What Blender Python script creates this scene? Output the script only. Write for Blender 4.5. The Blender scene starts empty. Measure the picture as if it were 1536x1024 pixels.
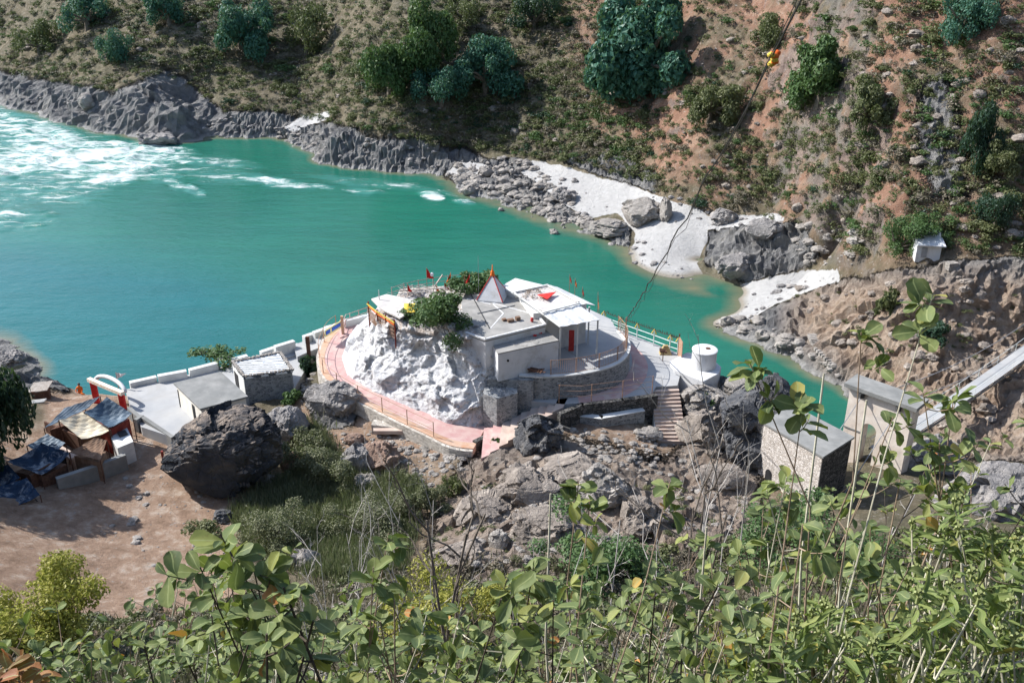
import bpy, math, random
import numpy as np
from mathutils import Vector
C = bpy.context.scene.collection
sc = bpy.context.scene
R = math.radians
rng = np.random.default_rng(7); random.seed(7)
# ------------------------------------------------------------------ camera, sky, sun
PITCH = 26.0; CAMH = 45.0; FPX = 1500.0
cam = bpy.data.cameras.new('camera'); camo = bpy.data.objects.new('camera', cam); C.objects.link(camo)
cam.sensor_width = 36; cam.lens = 36*FPX/1536; cam.clip_end = 3000; cam.clip_start = .1
camo.location = (0, 0, CAMH); camo.rotation_euler = (R(90-PITCH), 0, 0); sc.camera = camo
sd = Vector((-.80, .27, .76)).normalized()
sun = bpy.data.lights.new('sun', 'SUN'); sun.energy = 4.6; sun.angle = R(.5); sun.color = (1, .965, .92)
suno = bpy.data.objects.new('sun', sun); C.objects.link(suno)
suno.rotation_euler = sd.to_track_quat('Z', 'Y').to_euler(); suno.location = (-60, 20, 90)
wd = bpy.data.worlds.new('World'); sc.world = wd; wd.use_nodes = True
nt = wd.node_tree; bg = nt.nodes['Background']; bg.inputs[1].default_value = .14
sky = nt.nodes.new('ShaderNodeTexSky'); sky.sky_type = 'NISHITA'; sky.sun_disc = False
sky.sun_elevation = math.asin(sd.z); sky.sun_rotation = math.atan2(sd.x, sd.y)
nt.links.new(sky.outputs[0], bg.inputs[0])
sc.view_settings.view_transform = 'Standard'; sc.view_settings.look = 'None'
sc.view_settings.exposure = .80; sc.view_settings.gamma = 1
cp, sp = math.cos(R(PITCH)), math.sin(R(PITCH))
# ------------------------------------------------------------------ reading places off the photograph
def ray(px, py):
    k = py-512
    return px-768, FPX*cp-sp*k, -(FPX*sp+cp*k)
def W(px, py, z):
    a, b, c = ray(px, py); t = (z-CAMH)/c
    return Vector((a*t, b*t, z))
def WY(px, py, Y):
    a, b, c = ray(px, py); t = Y/b
    return Vector((a*t, Y, CAMH+c*t))
def WD(px, py, D):
    v = Vector(ray(px, py)).normalized()
    return Vector((0, 0, CAMH))+v*D
def proj(X, Y, Z):
    d = Y*cp-(Z-CAMH)*sp; u = Y*sp+(Z-CAMH)*cp
    d = np.where(d < .1, .1, d)
    return 768+FPX*X/d, 512-FPX*u/d
# ------------------------------------------------------------------ noise in numpy
def hsh(ix, iy, iz, s):
    n = (ix.astype(np.int64)*374761393+iy.astype(np.int64)*668265263+iz.astype(np.int64)*2147483647+s*974634777) & 0xffffffff
    n = ((n ^ (n >> 13))*1274126177) & 0xffffffff
    n = (n ^ (n >> 16)) & 0xffffffff
    n = (n*2246822519) & 0xffffffff
    return ((n ^ (n >> 15)) & 0xffffff)/float(0xffffff)
def vn(x, y, z, s=0):
    ix, iy, iz = np.floor(x), np.floor(y), np.floor(z)
    fx, fy, fz = x-ix, y-iy, z-iz
    fx, fy, fz = [f*f*(3-2*f) for f in (fx, fy, fz)]
    r = 0
    for a in (0, 1):
        for b in (0, 1):
            for c in (0, 1):
                r = r+hsh(ix+a, iy+b, iz+c, s)*(fx if a else 1-fx)*(fy if b else 1-fy)*(fz if c else 1-fz)
    return r*2-1
def fbm(x, y, z=None, o=4, s=0, ridge=False):
    if z is None: z = np.zeros_like(x)
    r = 0; a = 1.0; t = 0
    for i in range(o):
        n = vn(x*2**i+i*17.3, y*2**i+i*5.1, z*2**i+i*9.7, s+i)
        if ridge: n = 1-2*np.abs(n)
        r = r+a*n; t += a; a *= .5
    return r/t
def facet(x, y, z, s=0, tilt=.9):
    ix, iy, iz = np.floor(x), np.floor(y), np.floor(z)
    best = np.full(x.shape, 9e9); val = np.zeros(x.shape)
    for a in (-1, 0, 1):
        for b in (-1, 0, 1):
            for c in (-1, 0, 1):
                jx, jy, jz = ix+a, iy+b, iz+c
                qx = jx+hsh(jx, jy, jz, s); qy = jy+hsh(jx, jy, jz, s+1); qz = jz+hsh(jx, jy, jz, s+2)
                d = (x-qx)**2+(y-qy)**2+(z-qz)**2
                m = d < best
                v = (hsh(jx, jy, jz, s+3)-.5)*.9+tilt*((hsh(jx, jy, jz, s+4)-.5)*(x-qx)+(hsh(jx, jy, jz, s+5)-.5)*(y-qy)+(hsh(jx, jy, jz, s+6)-.5)*(z-qz))
                val = np.where(m, v, val); best = np.where(m, d, best)
    return val
def inpoly(px, py, poly):
    r = np.zeros(px.shape, bool); n = len(poly)
    for i in range(n):
        x1, y1 = poly[i][:2]; x2, y2 = poly[(i+1) % n][:2]
        if y1 == y2: continue
        c = ((y1 > py) != (y2 > py)) & (px < (x2-x1)*(py-y1)/(y2-y1)+x1)
        r ^= c
    return r
def polydist(px, py, poly):
    d = np.full(px.shape, 9e9); n = len(poly)
    for i in range(n):
        x1, y1 = poly[i][:2]; x2, y2 = poly[(i+1) % n][:2]
        L = (x2-x1)**2+(y2-y1)**2+1e-9
        t = np.clip(((px-x1)*(x2-x1)+(py-y1)*(y2-y1))/L, 0, 1)
        d = np.minimum(d, np.hypot(px-x1-t*(x2-x1), py-y1-t*(y2-y1)))
    return d
def soft(px, py, poly, w):
    d = polydist(px, py, poly); d = np.where(inpoly(px, py, poly), d, -d)
    return np.clip(.5+d/(2*w), 0, 1)
# ------------------------------------------------------------------ object helpers
def npmesh(name, V, F, attrs=None, smooth=False):
    me = bpy.data.meshes.new(name); V = np.asarray(V, np.float32); F = np.asarray(F, np.int32)
    k = F.shape[1]
    me.vertices.add(len(V)); me.vertices.foreach_set('co', V.ravel())
    me.loops.add(F.size); me.loops.foreach_set('vertex_index', F.ravel())
    me.polygons.add(len(F)); me.polygons.foreach_set('loop_start', np.arange(0, F.size, k, dtype=np.int32))
    me.polygons.foreach_set('loop_total', np.full(len(F), k, np.int32))
    me.polygons.foreach_set('use_smooth', np.full(len(F), smooth))
    for a, v in (attrs or {}).items():
        v = np.asarray(v, np.float32)
        if v.ndim == 1:
            at = me.attributes.new(a, 'FLOAT', 'POINT'); at.data.foreach_set('value', v)
        else:
            at = me.attributes.new(a, 'FLOAT_COLOR', 'POINT')
            q = np.ones((len(v), 4), np.float32); q[:, :v.shape[1]] = v; at.data.foreach_set('color', q.ravel())
    me.update(); me.validate(); return me
def link(name, me, m, parent=None, loc=None):
    o = bpy.data.objects.new(name, me); C.objects.link(o)
    if m is not None and not me.materials: me.materials.append(m)
    if parent is not None: o.parent = parent
    if loc is not None: o.location = loc
    return o
def tag(o, label, cat, group=None, kind=None):
    if label: o['label'] = label
    if cat: o['category'] = cat
    if group: o['group'] = group
    if kind: o['kind'] = kind
    return o
def thing(name, label, cat, loc, group=None, rz=0):
    o = bpy.data.objects.new(name, None); C.objects.link(o); o.location = loc; o.rotation_euler = (0, 0, rz)
    o.empty_display_size = .2
    return tag(o, label, cat, group)
def wloc(p):
    v = Vector((0, 0, 0))
    while p is not None: v = v+p.location; p = p.parent
    return v
class MB:
    def __init__(s): s.v = []; s.f = []
    def add(s, vs, fs):
        n = len(s.v); s.v += [tuple(v) for v in vs]; s.f += [tuple(i+n for i in f) for f in fs]; return s
    def prism(s, pts, z1, z0):      # pts xy (world), z1 top (number or list), z0 bottom
        n = len(pts); a = 0
        for i in range(n): a += pts[i][0]*pts[(i+1) % n][1]-pts[(i+1) % n][0]*pts[i][1]
        z1 = list(z1) if hasattr(z1, '__len__') else [z1]*n; z0 = list(z0) if hasattr(z0, '__len__') else [z0]*n
        if a < 0: pts = pts[::-1]; z1 = z1[::-1]; z0 = z0[::-1]
        vs = [(p[0], p[1], z) for p, z in zip(pts, z0)]+[(p[0], p[1], z) for p, z in zip(pts, z1)]
        fs = [tuple(range(n-1, -1, -1)), tuple(range(n, 2*n))]+[(i, (i+1) % n, n+(i+1) % n, n+i) for i in range(n)]
        return s.add(vs, fs)
    def box(s, c, d, rz=0):
        ca, sa = math.cos(rz), math.sin(rz); x, y = d[0]/2, d[1]/2
        p = [(c[0]+ca*a-sa*b, c[1]+sa*a+ca*b) for a, b in ((-x, -y), (x, -y), (x, y), (-x, y))]
        return s.prism(p, c[2]+d[2]/2, c[2]-d[2]/2)
    def beam(s, a, b, w, h, z1=0):   # plank between two points, w wide, h deep
        a = Vector(a); b = Vector(b); d = (b-a).normalized(); u = Vector((-d.y, d.x, 0))
        u = (u.normalized() if u.length > 1e-4 else Vector((1, 0, 0)))*w/2; v = d.cross(u).normalized()*h/2
        vs = [a-u-v, a+u-v, a+u+v, a-u+v, b-u-v, b+u-v, b+u+v, b-u+v]
        return s.add(vs, [(3, 2, 1, 0), (4, 5, 6, 7), (0, 1, 5, 4), (1, 2, 6, 5), (2, 3, 7, 6), (3, 0, 4, 7)])
    def wall(s, pts, th, h, z0=None, drop=.3, ext=.35):   # pts (x,y,z base); wall of height h following them
        for i in range(len(pts)-1):
            a, b = Vector(pts[i]), Vector(pts[i+1]); d = Vector((b.x-a.x, b.y-a.y, 0)).normalized(); n = Vector((-d.y, d.x, 0))*th/2
            e = d*th*ext if i < len(pts)-2 else d*0
            q = [a-n, b-n+e, b+n+e, a+n]
            s.prism([(p.x, p.y) for p in q], [a.z+h, b.z+h, b.z+h, a.z+h], [(a.z if z0 is None else z0)-drop, (b.z if z0 is None else z0)-drop, (b.z if z0 is None else z0)-drop, (a.z if z0 is None else z0)-drop])
        return s
    def tube(s, pts, r, n=6, r2=None, closed=False):
        pts = [Vector(p) for p in pts]; m = len(pts); r2 = r if r2 is None else r2; rings = []
        ref = Vector((0, 0, 1))
        for i, p in enumerate(pts):
            d = (pts[min(i+1, m-1)]-pts[max(i-1, 0)])
            if d.length < 1e-6: d = Vector((0, 0, 1))
            d.normalize(); u = d.cross(ref)
            if u.length < .05: u = d.cross(Vector((1, 0, 0)))
            u.normalize(); v = d.cross(u); rr = r+(r2-r)*i/max(1, m-1)
            rings.append([p+(u*math.cos(2*math.pi*k/n)+v*math.sin(2*math.pi*k/n))*rr for k in range(n)])
        vs = [q for g in rings for q in g]
        fs = [(i*n+k, i*n+(k+1) % n, (i+1)*n+(k+1) % n, (i+1)*n+k) for i in range(m-1) for k in range(n)]
        fs += [tuple(range(n-1, -1, -1)), tuple((m-1)*n+k for k in range(n))]
        return s.add(vs, fs)
    def lathe(s, c, prof, n=24):    # prof: (r,z)
        vs = [(c[0]+r*math.cos(2*math.pi*k/n), c[1]+r*math.sin(2*math.pi*k/n), c[2]+z) for r, z in prof for k in range(n)]
        m = len(prof)
        fs = [(i*n+k, i*n+(k+1) % n, (i+1)*n+(k+1) % n, (i+1)*n+k) for i in range(m-1) for k in range(n)]
        fs += [tuple(range(n-1, -1, -1)), tuple((m-1)*n+k for k in range(n))]
        return s.add(vs, fs)
    def grid(s, P, th=0):           # P rows x cols of Vectors: sheet, with thickness th downward
        r, c = len(P), len(P[0]); vs = [p for row in P for p in row]
        fs = [(i*c+j, i*c+j+1, (i+1)*c+j+1, (i+1)*c+j) for i in range(r-1) for j in range(c-1)]
        if th:
            n = len(vs); vs = vs+[Vector(v)-Vector((0, 0, th)) for v in vs]; fs2 = [tuple(i+n for i in f[::-1]) for f in fs]
            bd = [j for j in range(c)]+[i*c+c-1 for i in range(1, r)]+[(r-1)*c+j for j in range(c-2, -1, -1)]+[i*c for i in range(r-2, 0, -1)]
            side = [(bd[k], bd[k]+n, bd[(k+1) % len(bd)]+n, bd[(k+1) % len(bd)]) for k in range(len(bd))]
            fs = fs+fs2+side
        return s.add(vs, fs)
    def build(s, name, m, parent=None, smooth=False, label=None, cat=None, group=None, kind=None, bevel=0):
        V = np.array(s.v)
        if parent is not None: off = wloc(parent)
        else: off = Vector((float(V[:, 0].mean()), float(V[:, 1].mean()), float(V[:, 2].min())))
        me = bpy.data.meshes.new(name); me.from_pydata([(v[0]-off.x, v[1]-off.y, v[2]-off.z) for v in s.v], [], s.f)
        me.update(); me.materials.append(m)
        if smooth: me.polygons.foreach_set('use_smooth', [True]*len(me.polygons))
        o = bpy.data.objects.new(name, me); C.objects.link(o)
        if parent is not None: o.parent = parent
        else: o.location = off
        if bevel:
            b = o.modifiers.new('bevel', 'BEVEL'); b.width = bevel; b.segments = 2; b.limit_method = 'ANGLE'
        return tag(o, label, cat, group, kind)
# ------------------------------------------------------------------ materials
class N:
    def __init__(s, name):
        s.m = bpy.data.materials.new(name); s.m.use_nodes = True; s.t = s.m.node_tree
        s.b = s.t.nodes['Principled BSDF']; s.o = s.t.nodes['Material Output']; s.tc = s.t.nodes.new('ShaderNodeTexCoord')
        s.b.inputs['Specular IOR Level'].default_value = .25
    def n(s, typ, **k):
        x = s.t.nodes.new('ShaderNode'+typ)
        for a, v in k.items():
            if a in x.inputs: s.put(x.inputs[a], v)
            else: setattr(x, a, v)
        return x
    def put(s, i, v):
        if hasattr(v, 'links') or isinstance(v, bpy.types.NodeSocket): s.t.links.new(v, i)
        elif isinstance(v, (tuple, list)) and len(v) == 3 and i.type == 'RGBA': i.default_value = (*v, 1)
        else: i.default_value = v
    def noise(s, scale, detail=6, rough=.6, vec=None, dist=0):
        x = s.n('TexNoise', Scale=scale, Detail=detail, Roughness=rough, Distortion=dist)
        s.t.links.new(vec or s.tc.outputs['Object'], x.inputs['Vector']); return x.outputs['Fac']
    def ramp(s, f, stops):
        x = s.t.nodes.new('ShaderNodeValToRGB'); s.put(x.inputs[0], f); e = x.color_ramp.elements
        while len(e) < len(stops): e.new(.5)
        for q, (p, c) in zip(e, stops):
            q.position = p; q.color = (c, c, c, 1) if isinstance(c, (int, float)) else (*c, 1)
        return x.outputs[0]
    def mix(s, f, a, b, bt='MIX'):
        x = s.t.nodes.new('ShaderNodeMix'); x.data_type = 'RGBA'; x.blend_type = bt
        s.put(x.inputs[0], f); s.put(x.inputs[6], a); s.put(x.inputs[7], b); return x.outputs[2]
    def math(s, op, a, b=0, clamp=False):
        x = s.t.nodes.new('ShaderNodeMath'); x.operation = op; x.use_clamp = clamp; s.put(x.inputs[0], a); s.put(x.inputs[1], b); return x.outputs[0]
    def attr(s, name, out='Fac'):
        x = s.t.nodes.new('ShaderNodeAttribute'); x.attribute_name = name; return x.outputs[out]
    def bump(s, h, strength=.5, dist=.1, nrm=None):
        x = s.n('Bump', Strength=strength, Distance=dist, Height=h)
        if nrm is not None: s.t.links.new(nrm, x.inputs['Normal'])
        return x.outputs[0]
    def fin(s, col, rough=.9, nrm=None, metal=0):
        s.put(s.b.inputs['Base Color'], col); s.put(s.b.inputs['Roughness'], rough); s.b.inputs['Metallic'].default_value = metal
        if nrm is not None: s.t.links.new(nrm, s.b.inputs['Normal'])
        return s.m
def gmat(name, c1, c2, scale=1.5, rough=.9, b=.4, bd=.05, bs=None, stain=None, sa=.5, metal=0, stops=(.35, .65)):
    q = N(name); f = q.noise(scale); col = q.ramp(f, [(stops[0], c1), (stops[1], c2)])
    if stain is not None:
        g = q.noise(scale*.6, 8, .75, dist=.6); g = q.ramp(g, [(.5, 0), (.68, sa)]); col = q.mix(g, col, stain)
    return q.fin(col, rough, q.bump(q.noise(bs or scale*8, 8, .7), b, bd), metal)
def rockmat(name, c1, c2, c3, scale=.6, b=.9, bd=.25, cap=None):
    q = N(name); f = q.noise(scale, 10, .7, dist=.4); col = q.ramp(f, [(.3, c1), (.5, c2), (.7, c3)])
    v = q.n('TexVoronoi', Scale=scale*3, feature='DISTANCE_TO_EDGE'); w = q.n('VectorMath', operation='ADD')
    nz = q.n('TexNoise', Scale=scale*2, Detail=4); q.t.links.new(q.tc.outputs['Object'], nz.inputs['Vector'])
    q.t.links.new(q.tc.outputs['Object'], w.inputs[0]); q.t.links.new(nz.outputs['Color'], w.inputs[1]); q.t.links.new(w.outputs[0], v.inputs['Vector'])
    crack = q.ramp(v.outputs['Distance'], [(0, 0), (.08, 1)])
    h = q.math('ADD', q.math('MULTIPLY', q.noise(scale*6, 12, .75), 1.0), q.math('MULTIPLY', crack, .25))
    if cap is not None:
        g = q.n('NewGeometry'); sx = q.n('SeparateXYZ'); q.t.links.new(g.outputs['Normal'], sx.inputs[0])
        k = q.math('MULTIPLY', q.ramp(sx.outputs['Z'], [(.55, 0), (.8, 1)]), q.ramp(q.noise(scale*3), [(.4, .2), (.6, 1)])); col = q.mix(k, col, cap)  # upward faces coloured paler, standing in for sunlight on top
    return q.fin(col, .93, q.bump(h, b, bd))
def masonry(name, c1, c2, mortar, sx=4.2, bump=.8):
    q = N(name); v = q.n('TexVoronoi', Scale=sx, feature='DISTANCE_TO_EDGE'); v2 = q.n('TexVoronoi', Scale=sx)
    mp = q.n('Mapping'); mp.inputs['Scale'].default_value = (1, 1, 1.7); q.t.links.new(q.tc.outputs['Object'], mp.inputs[0])
    for x in (v, v2): q.t.links.new(mp.outputs[0], x.inputs['Vector'])
    sp_ = q.n('SeparateColor'); q.t.links.new(v2.outputs['Color'], sp_.inputs[0])
    col = q.ramp(sp_.outputs[0], [(.1, c1), (.9, c2)]); e = q.ramp(v.outputs['Distance'], [(.02, 0), (.09, 1)])
    col = q.mix(e, mortar, col)
    return q.fin(col, .92, q.bump(q.math('ADD', e, q.math('MULTIPLY', q.noise(12), .4)), bump, .06))
def leafmat(name, stops, trans=.3, rough=.5, tint=(.12, .2, .03), spec=.3):
    q = N(name); col = q.ramp(q.attr('rnd'), stops); q.fin(col, rough); q.b.inputs['Specular IOR Level'].default_value = spec
    tr = q.n('BsdfTranslucent'); q.t.links.new(q.mix(.5, col, tint), tr.inputs[0])
    mx = q.n('MixShader', Fac=trans); q.t.links.new(q.b.outputs[0], mx.inputs[1]); q.t.links.new(tr.outputs[0], mx.inputs[2])
    q.t.links.new(mx.outputs[0], q.o.inputs[0]); return q.m
M = {}
M['white'] = gmat('whitewash', (.54, .55, .56), (.61, .61, .61), 1.2, .85, .3, .03, stain=(.36, .34, .31), sa=.75)
M['whitec'] = gmat('white_painted_concrete', (.50, .51, .50), (.64, .64, .62), .9, .85, .3, .03, stain=(.33, .33, .32), sa=.6)
M['conc'] = gmat('weathered_concrete', (.17, .175, .17), (.26, .26, .25), .8, .92, .4, .02, stain=(.16, .16, .15), sa=.6)
M['pave'] = gmat('pale_concrete_paving', (.30, .31, .32), (.385, .385, .38), .35, .9, .25, .02, stain=(.28, .27, .25), sa=.6)
M['roofc'] = gmat('roof_concrete', (.22, .215, .205), (.33, .32, .30), .7, .92, .4, .03, stain=(.17, .17, .16), sa=.7)
M['pink'] = gmat('pink_path_paint', (.43, .25, .24), (.48, .34, .31), 1.2, .85, .3, .02, stain=(.55, .48, .42), sa=.8)
M['orange'] = gmat('orange_path_edge', (.46, .25, .15), (.50, .36, .27), 1.2, .85, .3, .02, stain=(.5, .40, .32), sa=.8)
M['beige'] = gmat('beige_step_stone', (.40, .30, .25), (.50, .42, .36), 1.0, .9, .3, .02, stain=(.40, .30, .25), sa=.6)
M['redp'] = gmat('red_paint', (.36, .03, .03), (.48, .05, .04), 4, .6, .1, .01)
M['maroon'] = gmat('maroon_paint', (.16, .02, .02), (.26, .05, .03), 4, .6, .1, .01)
M['saffron'] = gmat('saffron_cloth', (.60, .10, .02), (.75, .20, .03), 3, .9, .2, .02)
M['redc'] = gmat('red_cloth', (.50, .02, .02), (.62, .05, .04), 3, .9, .2, .02)
M['yellowc'] = gmat('yellow_cloth', (.50, .36, .04), (.64, .48, .09), 2, .9, .5, .04)
M['whitecl'] = gmat('white_cloth', (.68, .66, .64), (.8, .8, .78), 2, .9, .2, .02)
M['yellowp'] = gmat('yellow_paint', (.55, .38, .05), (.7, .52, .10), 3, .6, .1, .01)
M['whitep'] = gmat('white_rail_paint', (.55, .62, .60), (.74, .78, .76), 3, .5, .1, .01)
M['greyp'] = gmat('grey_steel_paint', (.20, .21, .22), (.32, .32, .33), 3, .5, .1, .01)
M['rust'] = gmat('rusty_rail', (.28, .16, .10), (.42, .27, .19), 6, .7, .2, .01)
M['black'] = gmat('black_iron', (.03, .03, .03), (.06, .06, .06), 6, .6, .2, .01)
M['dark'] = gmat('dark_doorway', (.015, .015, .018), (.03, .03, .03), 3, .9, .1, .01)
M['wood'] = gmat('weathered_wood', (.30, .26, .22), (.44, .40, .36), 5, .9, .4, .02)
M['rwood'] = gmat('reddish_wood', (.07, .035, .025), (.14, .075, .05), 5, .9, .4, .02)
M['bark'] = gmat('grey_bark', (.10, .08, .06), (.20, .17, .14), 8, .95, .8, .03)
M['dry'] = gmat('bleached_twigs', (.34, .31, .28), (.50, .47, .43), 8, .95, .4, .02)
M['stem'] = gmat('brown_stem', (.17, .12, .08), (.32, .24, .17), 14, .8, .5, .005)
M['gstem'] = gmat('pale_stem', (.36, .33, .24), (.5, .48, .38), 14, .8, .4, .005)
M['dstem'] = gmat('dark_stem', (.035, .028, .022), (.09, .07, .05), 14, .8, .5, .005)
M['creamt'] = gmat('cream_tarpaulin', (.62, .52, .36), (.72, .66, .52), 1.2, .7, .3, .04)
M['greyt'] = gmat('slate_blue_tarpaulin', (.055, .09, .13), (.12, .17, .22), 1.4, .5, .5, .05)
M['bluet'] = gmat('blue_tarpaulin', (.008, .02, .045), (.02, .05, .10), 1.4, .45, .6, .06, stain=(.5, .53, .56), sa=.8)  # deep blue with pale blotches in the colour
M['brick'] = gmat('brown_plank', (.12, .07, .045), (.22, .145, .10), 2, .9, .4, .03)
M['mason'] = masonry('grey_rubble_masonry', (.14, .15, .16), (.34, .35, .35), (.40, .40, .39))
M['masonp'] = masonry('pale_rubble_masonry', (.36, .33, .29), (.60, .56, .50), (.46, .42, .37), 3.4)
M['masonw'] = masonry('white_speckled_masonry', (.46, .41, .36), (.68, .63, .58), (.46, .41, .36), 5.0, .8)
M['masond'] = masonry('dark_dry_masonry', (.06, .06, .055), (.16, .15, .14), (.02, .02, .02), 3.6)
M['rockg'] = rockmat('grey_rock', (.13, .13, .135), (.28, .265, .255), (.46, .42, .38))
M['rockb'] = rockmat('big_boulder_rock', (.022, .028, .036), (.045, .052, .064), (.13, .12, .105), .35, 1, .3, cap=(.27, .22, .18))  # shaded faces and sunlit top put into the rock colour
M['rockl'] = rockmat('pale_rock', (.22, .21, .19), (.36, .33, .30), (.50, .47, .43), .9)
M['rockr'] = rockmat('reddish_rock', (.15, .10, .08), (.32, .22, .17), (.50, .40, .33), .9)
M['rockd'] = rockmat('dark_rock', (.05, .055, .065), (.11, .112, .118), (.27, .25, .22), .6)
M['rockt'] = rockmat('tan_grey_rock', (.13, .115, .105), (.29, .25, .215), (.50, .44, .38), .7)
# whitewashed rock
q = N('whitewashed_rock'); f = q.noise(.9, 12, .72, dist=.5); g = q.noise(2.6, 8, .7)
col = q.ramp(f, [(.30, (.38, .38, .40)), (.42, (.60, .60, .61)), (.62, (.69, .69, .69))])
k = q.math('MULTIPLY', q.ramp(g, [(.54, 0), (.62, .9)]), q.ramp(q.noise(.45, 4), [(.38, 0), (.52, 1)]))
col = q.mix(k, col, (.30, .28, .27)); k2 = q.ramp(q.attr('bare'), [(.3, 0), (.7, .75)]); col = q.mix(q.math('MULTIPLY', k2, q.ramp(q.noise(1.6, 8, .7), [(.4, 0), (.55, 1)])), col, (.34, .27, .22))
v_ = q.n('TexVoronoi', Scale=1.1, feature='DISTANCE_TO_EDGE'); nz_ = q.n('TexNoise', Scale=1.7, Detail=6); w_ = q.n('VectorMath', operation='ADD')
q.t.links.new(q.tc.outputs['Object'], nz_.inputs['Vector']); q.t.links.new(q.tc.outputs['Object'], w_.inputs[0]); q.t.links.new(nz_.outputs['Color'], w_.inputs[1]); q.t.links.new(w_.outputs[0], v_.inputs['Vector'])
col = q.mix(q.math('MULTIPLY', q.ramp(v_.outputs['Distance'], [(.008, .8), (.035, 0)]), q.ramp(q.noise(.8), [(.45, 0), (.6, 1)])), col, (.22, .21, .21))
M['wrock'] = q.fin(col, .9, q.bump(q.noise(3, 14, .75), .9, .25))
# tin
q = N('corrugated_tin'); wv = q.n('TexWave', Scale=3.2, bands_direction='X'); q.t.links.new(q.tc.outputs['Object'], wv.inputs[0])
col = q.ramp(q.noise(.8, 6), [(.35, (.52, .53, .54)), (.65, (.72, .73, .74))]); M['tin'] = q.fin(col, .5, q.bump(wv.outputs['Fac'], .5, .03), .15)
q = N('grey_roof_panel'); wv = q.n('TexWave', Scale=1.2, bands_direction='Y', Distortion=1.5); q.t.links.new(q.tc.outputs['Object'], wv.inputs[0])
col = q.ramp(q.noise(1.0, 8), [(.3, (.38, .36, .34)), (.6, (.58, .55, .52)), (.8, (.66, .64, .61))]); M['panel'] = q.fin(col, .8, q.bump(wv.outputs['Fac'], .3, .03))
q = N('snow_white_tiled_roof'); wv = q.n('TexWave', Scale=.9, bands_direction='Y', Distortion=5); q.t.links.new(q.tc.outputs['Object'], wv.inputs[0]); wv.inputs['Detail'].default_value = 4
col = q.ramp(wv.outputs['Fac'], [(.25, (.07, .09, .11)), (.42, (.70, .73, .76))]); M['stripe'] = q.fin(col, .85, q.bump(wv.outputs['Fac'], .6, .08))
# leaves
M['lf_far'] = leafmat('blue_green_foliage', [(0, (.022, .075, .055)), (.5, (.048, .14, .095)), (1, (.11, .22, .14))], .25)
M['lf_olive'] = leafmat('olive_foliage', [(0, (.055, .070, .032)), (.5, (.115, .13, .055)), (1, (.20, .20, .095))], .25)
M['lf_mid'] = leafmat('mid_green_foliage', [(0, (.035, .075, .025)), (.5, (.070, .13, .042)), (1, (.14, .20, .075))], .25)
M['lf_dark'] = leafmat('dark_foliage', [(0, (.012, .035, .022)), (.6, (.025, .06, .035)), (1, (.06, .10, .05))], .2)
M['lf_yel'] = leafmat('yellow_green_foliage', [(0, (.18, .18, .03)), (.5, (.34, .33, .065)), (1, (.48, .44, .12))], .35)
M['lf_dry'] = leafmat('dry_brown_foliage', [(0, (.085, .075, .055)), (.5, (.16, .14, .10)), (1, (.25, .21, .15))], .15)
M['grass'] = leafmat('straw_green_grass', [(0, (.08, .095, .050)), (.5, (.155, .165, .09)), (1, (.27, .27, .17))], .25)
def bigleaf(name, stops, trans):
    q = N(name); col = q.ramp(q.attr('rnd'), stops)
    col = q.mix(q.ramp(q.noise(22, 5), [(.45, 0), (.75, .5)]), col, (.30, .30, .09))
    col = q.mix(q.ramp(q.noise(38, 6, .7), [(.62, 0), (.68, .75)]), col, (.20, .12, .05))
    vein = q.ramp(q.attr('rib'), [(0, 0), (.12, 1)]); col = q.mix(vein, (.34, .38, .16), col)
    g = q.n('NewGeometry'); col = q.mix(q.math('MULTIPLY', g.outputs['Backfacing'], .25), col, (.22, .26, .12))
    q.fin(col, .55, q.bump(q.noise(60, 3), .3, .004)); q.b.inputs['Specular IOR Level'].default_value = .22
    tr = q.n('BsdfTranslucent'); q.t.links.new(q.mix(.5, col, (.22, .30, .03)), tr.inputs[0])
    mx = q.n('MixShader', Fac=trans); q.t.links.new(q.b.outputs[0], mx.inputs[1]); q.t.links.new(tr.outputs[0], mx.inputs[2])
    q.t.links.new(mx.outputs[0], q.o.inputs[0]); return q.m
M['big'] = bigleaf('broad_leaf', [(0, (.030, .058, .020)), (.40, (.070, .112, .036)), (.85, (.155, .195, .06)), (.982, (.30, .30, .07)), (.988, (.55, .30, .06)), (1, (.60, .16, .05))], .3)
M['big2'] = bigleaf('dark_broad_leaf', [(0, (.022, .050, .020)), (.5, (.050, .090, .032)), (.9, (.11, .16, .05)), (1, (.24, .22, .06))], .25)
M['rleaf'] = bigleaf('withered_leaf', [(0, (.14, .03, .015)), (.6, (.30, .06, .025)), (1, (.42, .13, .04))], .3)
M['lance'] = bigleaf('lance_leaf', [(0, (.06, .11, .03)), (.5, (.13, .20, .05)), (.93, (.24, .29, .08)), (1, (.45, .36, .08))], .35)
# ------------------------------------------------------------------ terrain
cpts = []
def cp_(px, py, z): v = W(px, py, z); cpts.append((v.x, v.y, v.z))
def cw(x, y, z): cpts.append((x, y, z))
far_shore = [(-200, 95), (-90, 122), (0, 148), (60, 170), (130, 190), (180, 200), (215, 207), (240, 216), (262, 214), (330, 203), (400, 205), (430, 212), (480, 232), (500, 246), (560, 252), (640, 256), (668, 268), (690, 290), (740, 300), (800, 322), (850, 343), (900, 352), (940, 372), (946, 392), (985, 412), (1040, 433), (1064, 440)]
for i, (px, py) in enumerate(far_shore):
    cp_(px, py, 0)
    if i % 2 == 0: a = W(px, py, 0); cw(a.x-4.5, a.y-5.5, -2.2)
right_shore = [(1112, 428), (1104, 448), (1064, 484), (1135, 516), (1200, 545), (1270, 577), (1320, 606)]
for px, py in right_shore:
    cp_(px, py, 0); a = W(px, py, 0); cw(a.x-3.5, a.y-2.0, -1.6)
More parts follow.
